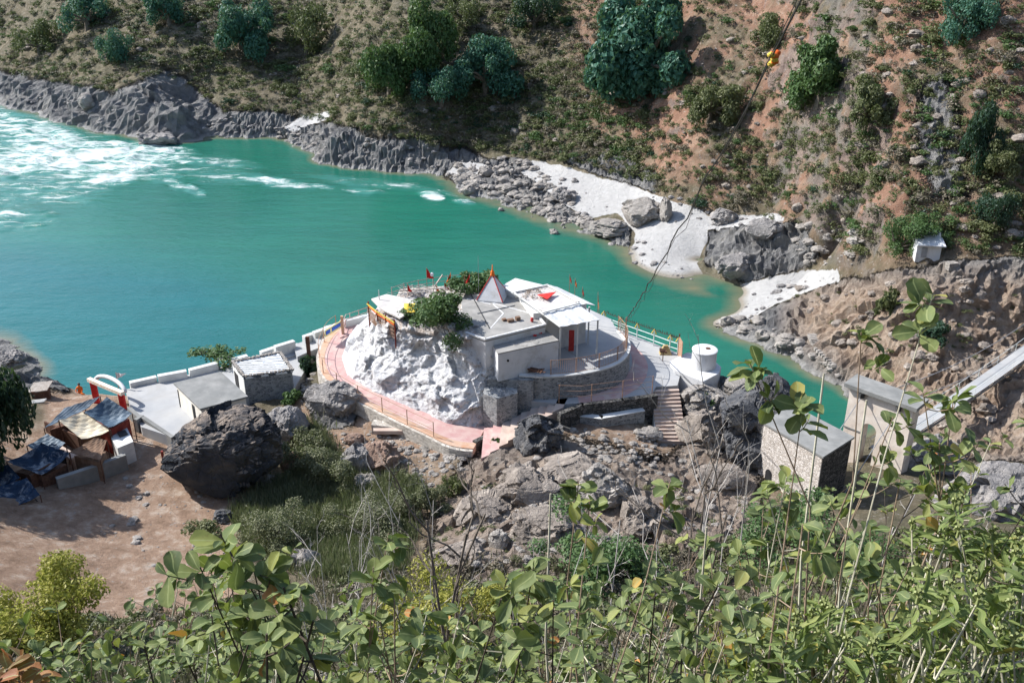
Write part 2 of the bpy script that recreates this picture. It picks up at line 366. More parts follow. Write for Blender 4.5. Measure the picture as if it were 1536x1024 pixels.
for px, py in ((1053, 392), (1060, 418), (1095, 428)): cp_(px, py, -.3)       # little pool between the sand banks
cp_(1090, 440, -.5); cp_(1080, 460, -.9)
# bank heights by pixel
for px, py, z in [
    (0, 96, 5.5), (60, 112, 5.5), (120, 128, 6), (180, 135, 6.5), (225, 122, 8.0), (240, 165, 5), (262, 150, 6.5), (285, 165, 2.0), (300, 195, .8), (340, 165, 3.8), (400, 160, 4.5), (440, 185, 2.5), (470, 175, 3.2),
    (500, 205, 4.2), (550, 190, 5.5), (600, 190, 6), (650, 215, 4.0), (690, 225, 2.4), (560, 235, 1.8), (640, 240, 1.6), (100, 165, 1.8), (180, 182, 2.0), (360, 190, 1.6),
    (680, 250, 1.0), (720, 250, 1.4), (720, 280, .7), (780, 250, 2.0), (800, 290, 1.0), (850, 280, 1.8), (880, 320, .9), (920, 290, 2.2), (960, 300, 2.6), (930, 340, .8), (980, 350, 1.4), (980, 390, .7), (1020, 350, 2.0), (1020, 400, .6), (1050, 330, 3.0),
    (820, 245, 2.6), (900, 262, 3.0), (960, 280, 3.2), (1060, 318, 3.6), (1160, 322, 4.2), (1110, 335, 4.6), (1140, 370, 4.0), (1090, 380, 2.2), (1180, 395, 3.0), (1120, 415, 1.0), (1200, 350, 5.5), (1230, 385, 4.5),
    (1150, 440, .9), (1200, 425, 1.6), (1250, 408, 2.6), (1130, 465, .8), (1090, 478, .5),
    (1180, 480, 1.6), (1160, 505, .9), (1230, 460, 3.2), (1250, 500, 3.2), (1240, 545, 1.2), (1290, 560, 2.0), (1290, 520, 3.8), (1330, 480, 6.0), (1300, 440, 6.2), (1270, 440, 4.2),
    (1340, 425, 8.2), (1400, 405, 10.0), (1470, 402, 10.5), (1540, 400, 10.5), (1620, 405, 11), (1400, 395, 10.3), (1500, 385, 11),
    (1340, 560, 3.4), (1400, 540, 4.6), (1450, 500, 6.2), (1500, 470, 6.8), (1540, 520, 4.0), (1400, 480, 7.0), (1400, 600, 3.0), (1460, 600, 3.2), (1500, 640, 2.4), (1536, 600, 4.0), (1600, 620, 5), (1350, 520, 5.0), (1450, 445, 8.8), (1400, 440, 9.2), (1530, 440, 8.8),
    (1300, 400, 7.8), (1350, 385, 10.2), (1393, 385, 10.9), (1240, 395, 5.2)]: cp_(px, py, z)
# hillside: from a foot point each column climbs away from the river
def hill(px, pb, zb, s, rows, dx=.60, dy=.80):
    b = W(px, pb, zb)
    for py in rows:
        a_, b_, c_ = ray(px, py)
        t = (CAMH-zb+s*(b.x*dx+b.y*dy))/(s*(a_*dx+b_*dy)-c_)
        if t > 0: cw(a_*t, b_*t, CAMH+c_*t)
for px, pb, zb, s in [(-150, 70, 6, .62), (0, 90, 6, .62), (120, 110, 7, .62), (230, 110, 8.6, .66), (300, 130, 7, .72), (380, 140, 6, .72), (480, 150, 5, .72), (560, 170, 7, .72), (640, 170, 8, .75), (720, 205, 4.5, .78), (820, 225, 4, .78), (900, 240, 4.2, .8), (980, 262, 4.4, .8), (1060, 300, 5, .82), (1150, 305, 6, .82), (1240, 350, 7.5, .85), (1320, 350, 11, .85), (1420, 350, 12.2, .85), (1520, 350, 12.8, 1.05), (1640, 350, 13, .85)]:
    hill(px, pb, zb, s, [y for y in (310, 230, 150, 80, 20, -40, -110) if y < pb-15]+[-170])
for px, pb, zb, s in [(-150, 70, 6, .62), (230, 110, 8.6, .66), (560, 170, 7, .72), (900, 240, 4.2, .8), (1240, 350, 7.5, .85), (1640, 350, 13, .85)]:
    b = W(px, pb, zb)
    for L in (70, 120, 200): cw(b.x+.6*L, b.y+.8*L, zb+s*L*(1 if L < 100 else .85))
# river bed
for x, y in ((-90, 150), (-60, 135), (-100, 110), (-60, 105), (-30, 120), (-20, 105), (0, 100), (12, 90), (20, 84), (27, 77), (-45, 92), (-130, 150), (-140, 120), (-70, 160), (-120, 185)): cw(x, y, -3)
# near bank, river side (mostly hidden behind the terrace and the temple)
for px, py, z in ((-60, 505, .5), (0, 520, .7), (20, 540, .9), (45, 555, .5), (70, 572, 2.8), (110, 584, 3.6), (150, 590, 4.6), (0, 560, 5.0), (70, 610, 5.6), (120, 620, 5.7), (-100, 600, 7)): cp_(px, py, z)
cw(-58, 78, -2); cw(-52, 84, -2); cw(-38, 80.5, -1.5); cw(-44, 79.5, -1.2); cw(-36, 74.6, 3.2)
for x, y in ((-30, 74), (-24, 76.5), (-18, 81), (-14, 86), (-8, 88), (-2, 88), (4, 84), (9, 81), (13, 77.5), (16, 74.5)):
    cw(x, y+1.0, 3.4); cw(x+.3, y+3.4, -.4); cw(x+1, y+7, -2.5)
for px, py, z in ((1130, 560, 5.8), (1160, 578, 4.0), (1185, 600, 1.5), (1215, 630, .5), (1090, 570, 7.2), (1240, 650, 1.2)): cp_(px, py, z)
cw(19.5, 71, .5); cw(22, 70, -1.5); cw(24, 67.5, .8); cw(27, 67.5, 1.0); cw(30, 66.5, 2.5); cw(27, 64.3, 4.2); cw(33, 60, 4.8); cw(40, 52, 6.5); cw(29, 60, 4.8); cw(33, 54, 5.4); cw(34, 71, 1.8); cw(40, 66, 3.5); cw(31, 76, -1.0)
# near bank by pixel
for px, py, z in [
    (250, 600, 5.5), (330, 590, 5.5), (420, 570, 5.6), (470, 560, 6.0), (210, 650, 5.2), (150, 690, 5.0), (60, 700, 5.4), (0, 700, 6.0), (-100, 700, 7.5), (250, 730, 4.8), (340, 725, 4.7), (150, 800, 5.0), (60, 800, 6.0), (230, 860, 5.2), (150, 900, 6.2), (300, 900, 6.0), (0, 900, 9), (-100, 850, 10),
    (450, 600, 6.0), (470, 640, 5.2), (520, 620, 6.0), (580, 640, 5.9), (420, 700, 4.4), (480, 740, 4.4), (560, 720, 5.0), (620, 690, 5.4), (650, 740, 5.4), (500, 800, 4.8), (600, 820, 5.8), (420, 790, 4.8), (400, 860, 6.5), (500, 880, 8.2), (620, 880, 8.6),
    (700, 690, 5.9), (740, 700, 6.4), (760, 660, 6.6), (700, 760, 6.6), (780, 760, 8.0), (800, 700, 7.6), (850, 690, 7.0), (850, 740, 8.6), (900, 760, 8.4), (760, 820, 8.6), (860, 830, 8.6), (940, 800, 7.8), (820, 640, 6.9), (880, 645, 6.6), (940, 650, 6.2), (1000, 668, 5.4), (950, 700, 6.2), (1020, 720, 5.6), (1060, 700, 5.2), (1100, 740, 4.8),
    (1030, 600, 6.6), (1050, 640, 6.2), (1080, 600, 7.4), (1110, 620, 6.8), (1130, 660, 5.0), (1160, 700, 4.6), (1240, 760, 4.6), (1300, 700, 4.6), (1350, 720, 4.9), (1420, 760, 6), (1536, 800, 8), (1650, 800, 9), (1100, 800, 7.2), (1200, 840, 8.2), (1350, 860, 10), (1000, 860, 8.8), (1500, 900, 14),
    (-100, 960, 16), (150, 980, 13), (400, 960, 12.5), (600, 950, 12), (800, 950, 12.5), (1000, 950, 13), (1200, 940, 13.5), (1400, 960, 16), (1600, 960, 19)]: cp_(px, py, z)
for x in (-60, -30, -15, 0, 15, 30, 60):
    for y, z in ((24, 19.5), (17, 26), (10, 32.5), (5, 37.4), (2, 41.0), (0, 43.2), (-10, 50), (-40, 72)): cw(x, y+.02*abs(x), z)
cw(-80, 60, 14); cw(-90, 75, 10); cw(-110, 70, 18); cw(-75, 85, 2.5); cw(-95, 92, .5); cw(70, 50, 8); cw(75, 62, 4); cw(60, 62, 2.5); cw(110, 110, 45); cw(-200, 60, 40); cw(-140, 100, 1); cw(-160, 105, 0)
A = np.array(cpts); n = len(A)
key = np.round(A[:, :2], 1); _, ui = np.unique(key, axis=0, return_index=True); A = A[np.sort(ui)]; n = len(A)
D = np.hypot(A[:, None, 0]-A[None, :, 0], A[:, None, 1]-A[None, :, 1])
Pm = np.c_[np.ones(n), A[:, :2]]
K = np.zeros((n+3, n+3)); K[:n, :n] = D-np.eye(n)*.15; K[:n, n:] = Pm; K[n:, :n] = Pm.T
sol = np.linalg.solve(K, np.r_[A[:, 2], 0, 0, 0])
def axis(segs):
    out = []
    for a, b, d in segs: out += list(np.arange(a, b, d))
    return np.array(out+[segs[-1][1]])
gx = axis([(-230, -110, 1.6), (-110, -50, .7), (-50, 55, .30), (55, 90, .6), (90, 130, 2.0)])
gy = axis([(-45, 8, 2.0), (8, 26, .45), (26, 92, .28), (92, 135, .42), (135, 215, .55), (215, 265, 2.2)])
GX, GY = np.meshgrid(gx, gy)
GZ = np.zeros_like(GX)
for i in range(0, GX.shape[0], 20):
    xx = GX[i:i+20]; yy = GY[i:i+20]; acc = sol[n]+sol[n+1]*xx+sol[n+2]*yy
    acc = acc+(np.hypot(xx[..., None]-A[:, 0], yy[..., None]-A[:, 1])@sol[:n]); GZ[i:i+20] = acc
PX, PY = proj(GX, GY, GZ)
Z0 = GZ.copy()
# what the ground is made of, region by region
sand = np.zeros_like(GZ)
for p, w_ in (([(662, 262), (690, 240), (730, 246), (722, 262), (680, 262)], 3), ([(775, 256), (800, 242), (842, 248), (880, 262), (960, 283), (1002, 300), (1050, 314), (1060, 325), (1165, 320), (1180, 330), (1130, 340), (1062, 345), (1055, 375), (1046, 395), (1062, 436), (1040, 436), (985, 414), (944, 394), (944, 376), (955, 352), (925, 318), (880, 328), (850, 310), (815, 280)], 4),
              ([(1060, 490), (1100, 455), (1112, 425), (1190, 408), (1255, 405), (1262, 422), (1190, 445), (1136, 475), (1110, 486)], 4), ([(425, 190), (460, 172), (498, 168), (490, 180), (440, 200)], 3)):
    sand = np.maximum(sand, soft(PX+4*fbm(GX*.5, GY*.5), PY+4*fbm(GX*.5, GY*.5, s=5), p, w_))
rock = np.zeros_like(GZ)
for p, w_ in (([(-300, 70), (-90, 85), (0, 106), (90, 122), (170, 140), (215, 118), (262, 105), (300, 135), (330, 168), (400, 166), (450, 175), (500, 182), (560, 205), (620, 200), (690, 220), (740, 240), (700, 262), (668, 272), (690, 310), (480, 260), (200, 230), (0, 170), (-300, 120)], 12),
              ([(668, 252), (730, 236), (800, 246), (842, 300), (880, 330), (945, 345), (945, 372), (850, 350), (690, 300)], 6), ([(840, 238), (940, 232), (985, 262), (985, 292), (880, 262)], 8), ([(1058, 345), (1100, 330), (1205, 338), (1230, 385), (1190, 408), (1112, 425), (1060, 395)], 8),
              ([(1136, 470), (1200, 440), (1330, 405), (1460, 388), (1700, 380), (1700, 700), (1420, 690), (1270, 590), (1130, 520)], 8), ([(1060, 480), (1135, 480), (1270, 578), (1300, 620), (1060, 500)], 6), ([(1380, 130), (1420, 110), (1440, 200), (1450, 290), (1400, 300), (1375, 200)], 30),
              ([(690, 700), (760, 640), (860, 660), (1000, 690), (1130, 560), (1190, 600), (1150, 680), (1140, 760), (1150, 870), (700, 890), (640, 860), (650, 780)], 30), ([(455, 585), (545, 595), (530, 640), (470, 640)], 8), ([(1020, 540), (1180, 570), (1240, 650), (1130, 680), (1010, 620)], 8), ([(-60, 480), (60, 520), (110, 590), (0, 590)], 10)):
    rock = np.maximum(rock, soft(PX+9*fbm(GX*.3, GY*.3, s=2), PY+9*fbm(GX*.3, GY*.3, s=6), p, w_))
rock = rock*(1-sand)
warm = soft(PX, PY, [(1190, 430), (1330, 410), (1700, 420), (1700, 700), (1400, 690), (1270, 560), (1190, 500)], 30)   # ochre cliff
warm = np.maximum(warm, .75*soft(PX, PY, [(600, 660), (1160, 620), (1160, 900), (600, 920)], 60))
dirt = soft(PX, PY, [(-200, 690), (60, 640), (200, 600), (260, 640), (380, 740), (350, 860), (420, 920), (200, 960), (-200, 960)], 14)
dirt = np.maximum(dirt, soft(PX, PY, [(440, 600), (700, 660), (840, 620), (1000, 650), (1130, 700), (1130, 740), (960, 700), (850, 670), (740, 690), (520, 690), (460, 650)], 8))
dirt = np.maximum(dirt, .6*soft(PX, PY, [(560, 640), (1180, 640), (1180, 860), (620, 880)], 40))
dirt = np.maximum(dirt, soft(PX, PY, [(60, 570), (190, 575), (200, 600), (70, 640)], 8))
red = soft(PX+20*fbm(GX*.2, GY*.2, s=12), PY+20*fbm(GX*.2, GY*.2, s=16), [(850, 0), (900, -60), (1700, -100), (1700, 400), (1460, 380), (1250, 400), (1180, 340), (1020, 300), (940, 240), (880, 180)], 40)
red = np.maximum(red, .10)
lime = ((PX < 1280) & (PX > 600)).astype(float)
near = np.clip((100-GY)/20, 0, 1)
# relief
hillm = np.clip((GZ-5)/6, 0, 1)*np.clip((GY-88)/10, 0, 1)
wx = GX+1.5*fbm(GX*.3, GY*.3, s=40); wy = GY+1.5*fbm(GX*.3, GY*.3, s=44)
rk = rock*np.clip((Z0+.9)/1.6, .0, 1)
big = np.where(GY > 100, .70, np.where(PX > 1150, .62, .5))
gzy, gzx = np.gradient(GZ, gy, gx); nl = np.sqrt(1+gzx**2+gzy**2); n_x, n_y, n_z = -gzx/nl, -gzy/nl, 1/nl
dd_ = rk*big*(facet(wx*.30, wy*.36, GZ*.3, 50, 1.7)*1.2+.7*facet(wx*.8, wy*.9, GZ*.8, 60, 1.7)+np.where((GY > 100), .7, .4)*facet(wx*1.6, wy*1.8, GZ*1.6, 70, 1.5)+.35*fbm(GX*.5, GY*.5, GZ*.5, s=30, ridge=True, o=5))
dd_ += (1-rk)*(1-sand)*np.clip((Z0+.2), 0, 1)*(.22*fbm(GX*.6, GY*.6, s=33, o=4))*(1-.6*dirt)+sand*.08*fbm(GX*.4, GY*.4, s=35)
dd_ += hillm*(1-rk)*(.55*facet(wx*.22, wy*.22, GZ*.22, 52, 1.4)+.22*facet(wx*.9, wy*.9, GZ*.9, 53, 1.4))
farm = np.clip((GY-72)/6, 0, 1)*(GY < 250); HX = GX+farm*n_x*dd_; HY = GY+farm*n_y*dd_
GZ = GZ+dd_*np.where(farm > 0, n_z, 1)
GZ = np.where((sand > .5) & (Z0 > .1), np.maximum(GZ, .06), GZ)
# keep the ground under paved things below them
flats = []
def flat(pts, z, w=.5): flats.append(([(p[0], p[1]) for p in pts], z, w))
TERR = [W(x, y, 6) for x, y in ((188, 584), (240, 572), (350, 545), (455, 512), (472, 530), (440, 585), (385, 592), (300, 622), (258, 655), (212, 640), (196, 610))]
flat(TERR, 5.3, .6)
PATH = [((512, 489), (552, 480), 8.0), ((494, 500), (532, 496), 8.0), ((484, 516), (516, 512), 7.9), ((478, 535), (508, 532), 7.75), ((482, 556), (512, 552), 7.6), ((496, 574), (526, 568), 7.45), ((520, 591), (548, 582), 7.3), ((556, 610), (584, 599), 7.1), ((598, 631), (622, 616), 6.9), ((640, 651), (660, 634), 6.7), ((676, 668), (696, 644), 6.5), ((710, 673), (726, 645), 6.35)]
PO = [W(a[0], a[1], z) for a, b, z in PATH]; PI = [W(b[0], b[1], z) for a, b, z in PATH]
for i in range(len(PO)-1): flat([PO[i], PO[i+1], PI[i+1], PI[i]], PO[i+1].z-.5, .8)
PLAZA = [W(x, y, 8) for x, y in ((870, 605), (930, 598), (975, 592), (985, 582), (1018, 578), (1024, 545), (1024, 532), (905, 488), (860, 470), (760, 470), (700, 500), (700, 560), (780, 608))]
flat(PLAZA, 7.3, .4)
ROCKTOP = [W(x, y, 8) for x, y in ((552, 484), (700, 470), (740, 620), (700, 640), (620, 610), (540, 575), (520, 530))]
flat(ROCKTOP, 6.2, .3)
flat([W(x, y, 9) for x, y in ((1143, 632), (1235, 685), (1282, 655), (1189, 607))], 4.7, .5)
flat([Vector((24.6, 63.5, 0)), Vector((28.3, 61.1, 0)), Vector((29.3, 62.6, 0)), Vector((25.6, 65, 0))], 4.8, .8)
STEPS_A = (W(725, 658, 6.35), W(835, 604, 8.0))
flat([W(718, 690, 6), W(840, 625, 7.6), W(850, 598, 8), W(722, 640, 6.4)], 6.1, .2)
flat([W(978, 578, 8), W(1022, 576, 8), W(1030, 665, 5.4), W(985, 665, 5.4)], 5.2, .3)
flat([W(x, y, 8.2) for x, y in ((1012, 548), (1076, 556), (1060, 590), (1015, 580))], 7.6, .3)
for P_, z, w_ in flats:
    b0 = min(p[0] for p in P_)-2; b1 = max(p[0] for p in P_)+2; c0 = min(p[1] for p in P_)-2; c1 = max(p[1] for p in P_)+2
    m = (GX > b0) & (GX < b1) & (GY > c0) & (GY < c1); ii = np.where(m)
    if not len(ii[0]): continue
    x, y = GX[ii], GY[ii]; k = inpoly(x, y, P_) | (polydist(x, y, P_) < w_)
    GZ[ii] = np.where(k, np.minimum(GZ[ii], z), GZ[ii])
# the line of sight past the low river edge of the near bank
GZf = GZ
def ground(x, y):
    i = int(np.clip(np.searchsorted(gy, y)-1, 0, len(gy)-2)); j = int(np.clip(np.searchsorted(gx, x)-1, 0, len(gx)-2))
    fy = min(1, max(0, (y-gy[i])/(gy[i+1]-gy[i]))); fx = min(1, max(0, (x-gx[j])/(gx[j+1]-gx[j])))
    return float((GZf[i, j]*(1-fx)+GZf[i, j+1]*fx)*(1-fy)+(GZf[i+1, j]*(1-fx)+GZf[i+1, j+1]*fx)*fy)
def ground_v(x, y):
    i = np.clip(np.searchsorted(gy, y)-1, 0, len(gy)-2); j = np.clip(np.searchsorted(gx, x)-1, 0, len(gx)-2)
    fy = np.clip((y-gy[i])/(gy[i+1]-gy[i]), 0, 1); fx = np.clip((x-gx[j])/(gx[j+1]-gx[j]), 0, 1)
    return (GZf[i, j]*(1-fx)+GZf[i, j+1]*fx)*(1-fy)+(GZf[i+1, j]*(1-fx)+GZf[i+1, j+1]*fx)*fy
def G(px, py, y0=20):
    a, b, c = ray(px, py); Y = y0; pY = Y
    while Y < 260:
        t = Y/b
        if CAMH+c*t < ground(a*t, Y): break
        pY = Y; Y += max(.25, Y*.004)
    lo, hi = pY, Y
    for _ in range(8):
        m = (lo+hi)/2; t = m/b
        if CAMH+c*t < ground(a*t, m): hi = m
        else: lo = m
    t = hi/b
    return Vector((a*t, hi, ground(a*t, hi)))
ny, nx = GX.shape
idx = np.arange(ny*nx).reshape(ny, nx)
F = np.stack([idx[:-1, :-1], idx[:-1, 1:], idx[1:, 1:], idx[1:, :-1]], -1).reshape(-1, 4)
q = N('river_valley_ground'); oc = q.tc.outputs['Object']
m1 = q.n('SeparateColor'); q.t.links.new(q.attr('m1', 'Color'), m1.inputs[0]); m2 = q.n('SeparateColor'); q.t.links.new(q.attr('m2', 'Color'), m2.inputs[0])
n1 = q.noise(.12, 8, .65); n2 = q.noise(.9, 10, .7); n3 = q.noise(4.5, 8, .75); n4 = q.noise(.35, 8, .7, dist=.5)
earth = q.ramp(n2, [(.3, (.060, .058, .036)), (.5, (.12, .11, .070)), (.68, (.22, .19, .14))])
redc = q.ramp(n4, [(.3, (.165, .095, .065)), (.5, (.26, .148, .100)), (.7, (.36, .25, .18))])
redf = q.math('MULTIPLY', m2.outputs[0], q.ramp(n1, [(.42, .15), (.56, 1)]))
col = q.mix(redf, earth, redc)
dirtc = q.ramp(n2, [(.3, (.20, .130, .088)), (.52, (.35, .24, .17)), (.70, (.54, .45, .37))]); col = q.mix(m1.outputs[2], col, dirtc)
stones = q.ramp(q.noise(2.2, 4, .8), [(.60, 0), (.66, .8)]); col = q.mix(stones, col, (.36, .33, .30))
rockc = q.ramp(n4, [(.26, (.085, .09, .10)), (.40, (.19, .19, .195)), (.54, (.31, .305, .295)), (.72, (.43, .40, .36))])
wrock = q.ramp(q.noise(.6, 10, .75, dist=.8), [(.28, (.20, .15, .12)), (.40, (.38, .27, .195)), (.54, (.54, .42, .32)), (.72, (.64, .55, .46))])
rockc = q.mix(q.math('MULTIPLY', m2.outputs[1], q.ramp(n1, [(.4, .8), (.5, 1)])), rockc, wrock)
rm = q.math('ADD', m1.outputs[0], q.math('MULTIPLY', q.math('SUBTRACT', n3, .5), 1.2), True); rm = q.ramp(rm, [(.4, 0), (.6, 1)])
gg = q.n('NewGeometry'); sx = q.n('SeparateXYZ'); q.t.links.new(gg.outputs['Normal'], sx.inputs[0])
steep = q.math('MULTIPLY', q.ramp(sx.outputs['Z'], [(.36, 1), (.46, 0)]), .4); rm2 = q.math('MAXIMUM', rm, steep)
col = q.mix(rm2, col, rockc)
posz = q.n('SeparateXYZ'); q.t.links.new(gg.outputs['Position'], posz.inputs[0])
tide = q.math('MULTIPLY', q.ramp(q.math('ADD', posz.outputs['Z'], q.math('MULTIPLY', n3, .8)), [(.6, 1), (.95, 0)]), rm); col = q.mix(q.math('MULTIPLY', tide, .75), col, (.50, .49, .47))
sandc = q.ramp(q.noise(1.6, 8, .7), [(.25, (.35, .35, .34)), (.45, (.44, .435, .425)), (.65, (.50, .495, .485))]); wet = q.ramp(posz.outputs['Z'], [(.0, (.20, .17, .13)), (.30, (.80, .79, .77))])
sandc = q.mix(q.ramp(posz.outputs['Z'], [(.10, 1), (.32, 0)]), sandc, (.30, .27, .22)); gr = q.ramp(q.noise(3.2, 8, .8), [(.56, 0), (.62, .6)]); gr = q.math('MULTIPLY', gr, q.ramp(posz.outputs['Z'], [(.5, 1), (1.2, .25)])); sandc = q.mix(gr, sandc, (.42, .41, .39))
sm = q.math('ADD', m1.outputs[1], q.math('MULTIPLY', q.math('SUBTRACT', n3, .5), .6), True); col = q.mix(q.ramp(sm, [(.42, 0), (.5, 1)]), col, sandc)
col = q.mix(q.ramp(posz.outputs['Z'], [(0, .9), (.05, 0)]), col, (.12, .13, .10))
h1 = q.bump(q.math('MULTIPLY', q.noise(1.3, 15, .8), q.math('ADD', q.math('MULTIPLY', rm2, 1.0), .5)), 1, .9)
h2 = q.bump(n3, .5, .12, h1)
ground_mat = q.fin(col, .95, h2)
m1v = np.stack([rock, sand, dirt*(1-rock)], -1).reshape(-1, 3); m2v = np.stack([red*(1-dirt), warm, near], -1).reshape(-1, 3)
me = npmesh('ground', np.stack([HX, HY, GZ], -1).reshape(-1, 3), F, {'m1': m1v, 'm2': m2v}, smooth=True)
rv_ = rock.ravel()[F].mean(1) < .35; me.polygons.foreach_set('use_smooth', rv_)
ground_o = link('ground', me, ground_mat); tag(ground_o, 'rocky brown river valley slopes with white sand banks', 'ground', kind='structure')
# ------------------------------------------------------------------ river
rx = axis([(-230, -110, 1.5), (-110, 20, .35), (20, 80, .5)]); ry = axis([(40, 75, .6), (75, 215, .35)])
RX, RY = np.meshgrid(rx, ry); qx, qy = proj(RX, RY, RX*0)
u = qx+14*fbm(RX*.12, RY*.12, s=80); v = qy+5*fbm(RX*.12, RY*.12, s=84)
foam = np.zeros_like(RX)
def blob(cx, cy, a, b, rot, s):
    c, d = math.cos(R(rot)), math.sin(R(rot)); x = (u-cx)*c+(v-cy)*d; y = -(u-cx)*d+(v-cy)*c
    return s*np.clip(1.25-((x/a)**2+(y/b)**2), 0, 1)
for a in ((60, 205, 95, 34, 14, .9), (95, 240, 110, 30, 8, 1.05), (20, 245, 75, 24, 0, 1.0), (170, 240, 95, 30, 5, 1.05), (215, 225, 85, 14, 5, .95), (60, 225, 140, 52, 5, .55), (170, 268, 50, 14, -5, 1.0), (275, 240, 70, 6, 6, .8), (290, 284, 22, 7, 20, .95), (265, 275, 24, 7, 20, .7), (395, 270, 45, 6, 3, 1.05), (430, 278, 50, 6, 5, .8), (475, 280, 30, 4, 4, .8), (545, 288, 35, 5, 6, .6), (640, 295, 22, 6, 10, 1.0), (690, 304, 20, 4, 10, .8), (620, 283, 70, 6, 12, .5), (12, 322, 20, 7, 0, .9), (12, 300, 40, 12, 0, .45), (-80, 220, 90, 45, 8, .9), (340, 245, 60, 10, 6, .5), (70, 280, 110, 30, 4, .5), (330, 262, 90, 16, 6, .42), (560, 275, 120, 10, 8, .40), (30, 330, 60, 18, 0, .42), (240, 262, 50, 14, 8, .6), (0, 180, 60, 22, 20, .7)):
    foam = np.maximum(foam, blob(*a))
depth = -ground_v(RX.ravel(), RY.ravel()).reshape(RX.shape); shal = np.clip(1-depth/1.35, 0, 1)
RZ = .12*fbm(RX*.5, RY*.5, s=90)*(.15+np.clip(foam, 0, 1)*3.2)+.02*fbm(RX*.9, RY*1.6, s=95)
RZ += np.clip(foam, 0, 1)*.55*fbm(RX*.35, RY*1.0, s=97, o=4)
RZ += np.clip(foam, 0, 1)*.3*np.abs(fbm(RX*.4, RY*.9, s=99))
ny2, nx2 = RX.shape; ix2 = np.arange(ny2*nx2).reshape(ny2, nx2)
F2 = np.stack([ix2[:-1, :-1], ix2[:-1, 1:], ix2[1:, 1:], ix2[1:, :-1]], -1).reshape(-1, 4)
q = N('teal_river_water'); wn = q.noise(.03, 4, .5, dist=.6)
blue = np.clip((470-u+.4*(v-350))/220, 0, 1)*np.clip((v-330-.12*u)/70, 0, 1)  # lower left bluer: sky reflection put into the water colour
ws = q.n('SeparateColor'); q.t.links.new(q.attr('w1', 'Color'), ws.inputs[0])
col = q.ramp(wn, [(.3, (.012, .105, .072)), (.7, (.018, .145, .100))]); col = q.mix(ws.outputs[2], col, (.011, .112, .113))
col = q.mix(q.ramp(q.math('ADD', ws.outputs[1], q.math('MULTIPLY', q.math('SUBTRACT', q.noise(.5, 5), .5), .35)), [(.35, 0), (.95, .85)]), col, (.17, .15, .09))
mp = q.n('Mapping'); mp.inputs['Scale'].default_value = (.34, 1.7, 1); mp.inputs['Rotation'].default_value = (0, 0, R(-22)); q.t.links.new(q.tc.outputs['Object'], mp.inputs[0])
fn = q.noise(.42, 14, .80, vec=mp.outputs[0], dist=.7)
ff = q.math('ADD', ws.outputs[0], q.math('MULTIPLY', q.math('SUBTRACT', fn, .5), 4.6)); fm = q.ramp(ff, [(.50, 0), (.72, .4), (1.2, .95)])
fm = q.math('MULTIPLY', fm, q.ramp(ws.outputs[0], [(.03, 0), (.25, 1)]))
mp3 = q.n('Mapping'); mp3.inputs['Scale'].default_value = (.045, .30, 1); mp3.inputs['Rotation'].default_value = (0, 0, R(24)); q.t.links.new(q.tc.outputs['Object'], mp3.inputs[0])
col = q.mix(q.ramp(q.noise(1.0, 8, .65, vec=mp3.outputs[0], dist=.8), [(.40, .28), (.62, 0)]), col, (.006, .070, .060))
aer = q.math('MULTIPLY', q.ramp(ws.outputs[0], [(.1, 0), (.8, .55)]), 1); col = q.mix(aer, col, (.10, .30, .27))
col = q.mix(fm, col, (.66, .70, .70)); mp2 = q.n('Mapping'); mp2.inputs['Scale'].default_value = (.6, 1.7, 1); mp2.inputs['Rotation'].default_value = (0, 0, R(8)); q.t.links.new(q.tc.outputs['Object'], mp2.inputs[0])
wav = q.math('ADD', q.math('MULTIPLY', q.noise(2.2, 4, .5, vec=mp2.outputs[0]), .5), q.noise(.5, 5, .6, vec=mp2.outputs[0])); q.b.inputs['IOR'].default_value = 1.33
q.fin(col, q.mix(fm, (.16, .16, .16), (.8, .8, .8)), q.bump(q.math('ADD', wav, q.math('MULTIPLY', fm, .6)), .5, .16)); q.b.inputs['Specular IOR Level'].default_value = .5
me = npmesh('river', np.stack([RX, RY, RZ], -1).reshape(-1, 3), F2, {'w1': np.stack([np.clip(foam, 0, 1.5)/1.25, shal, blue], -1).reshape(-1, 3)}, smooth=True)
tag(link('river', me, q.m), 'turquoise river with white rapids upstream', 'river', kind='structure')
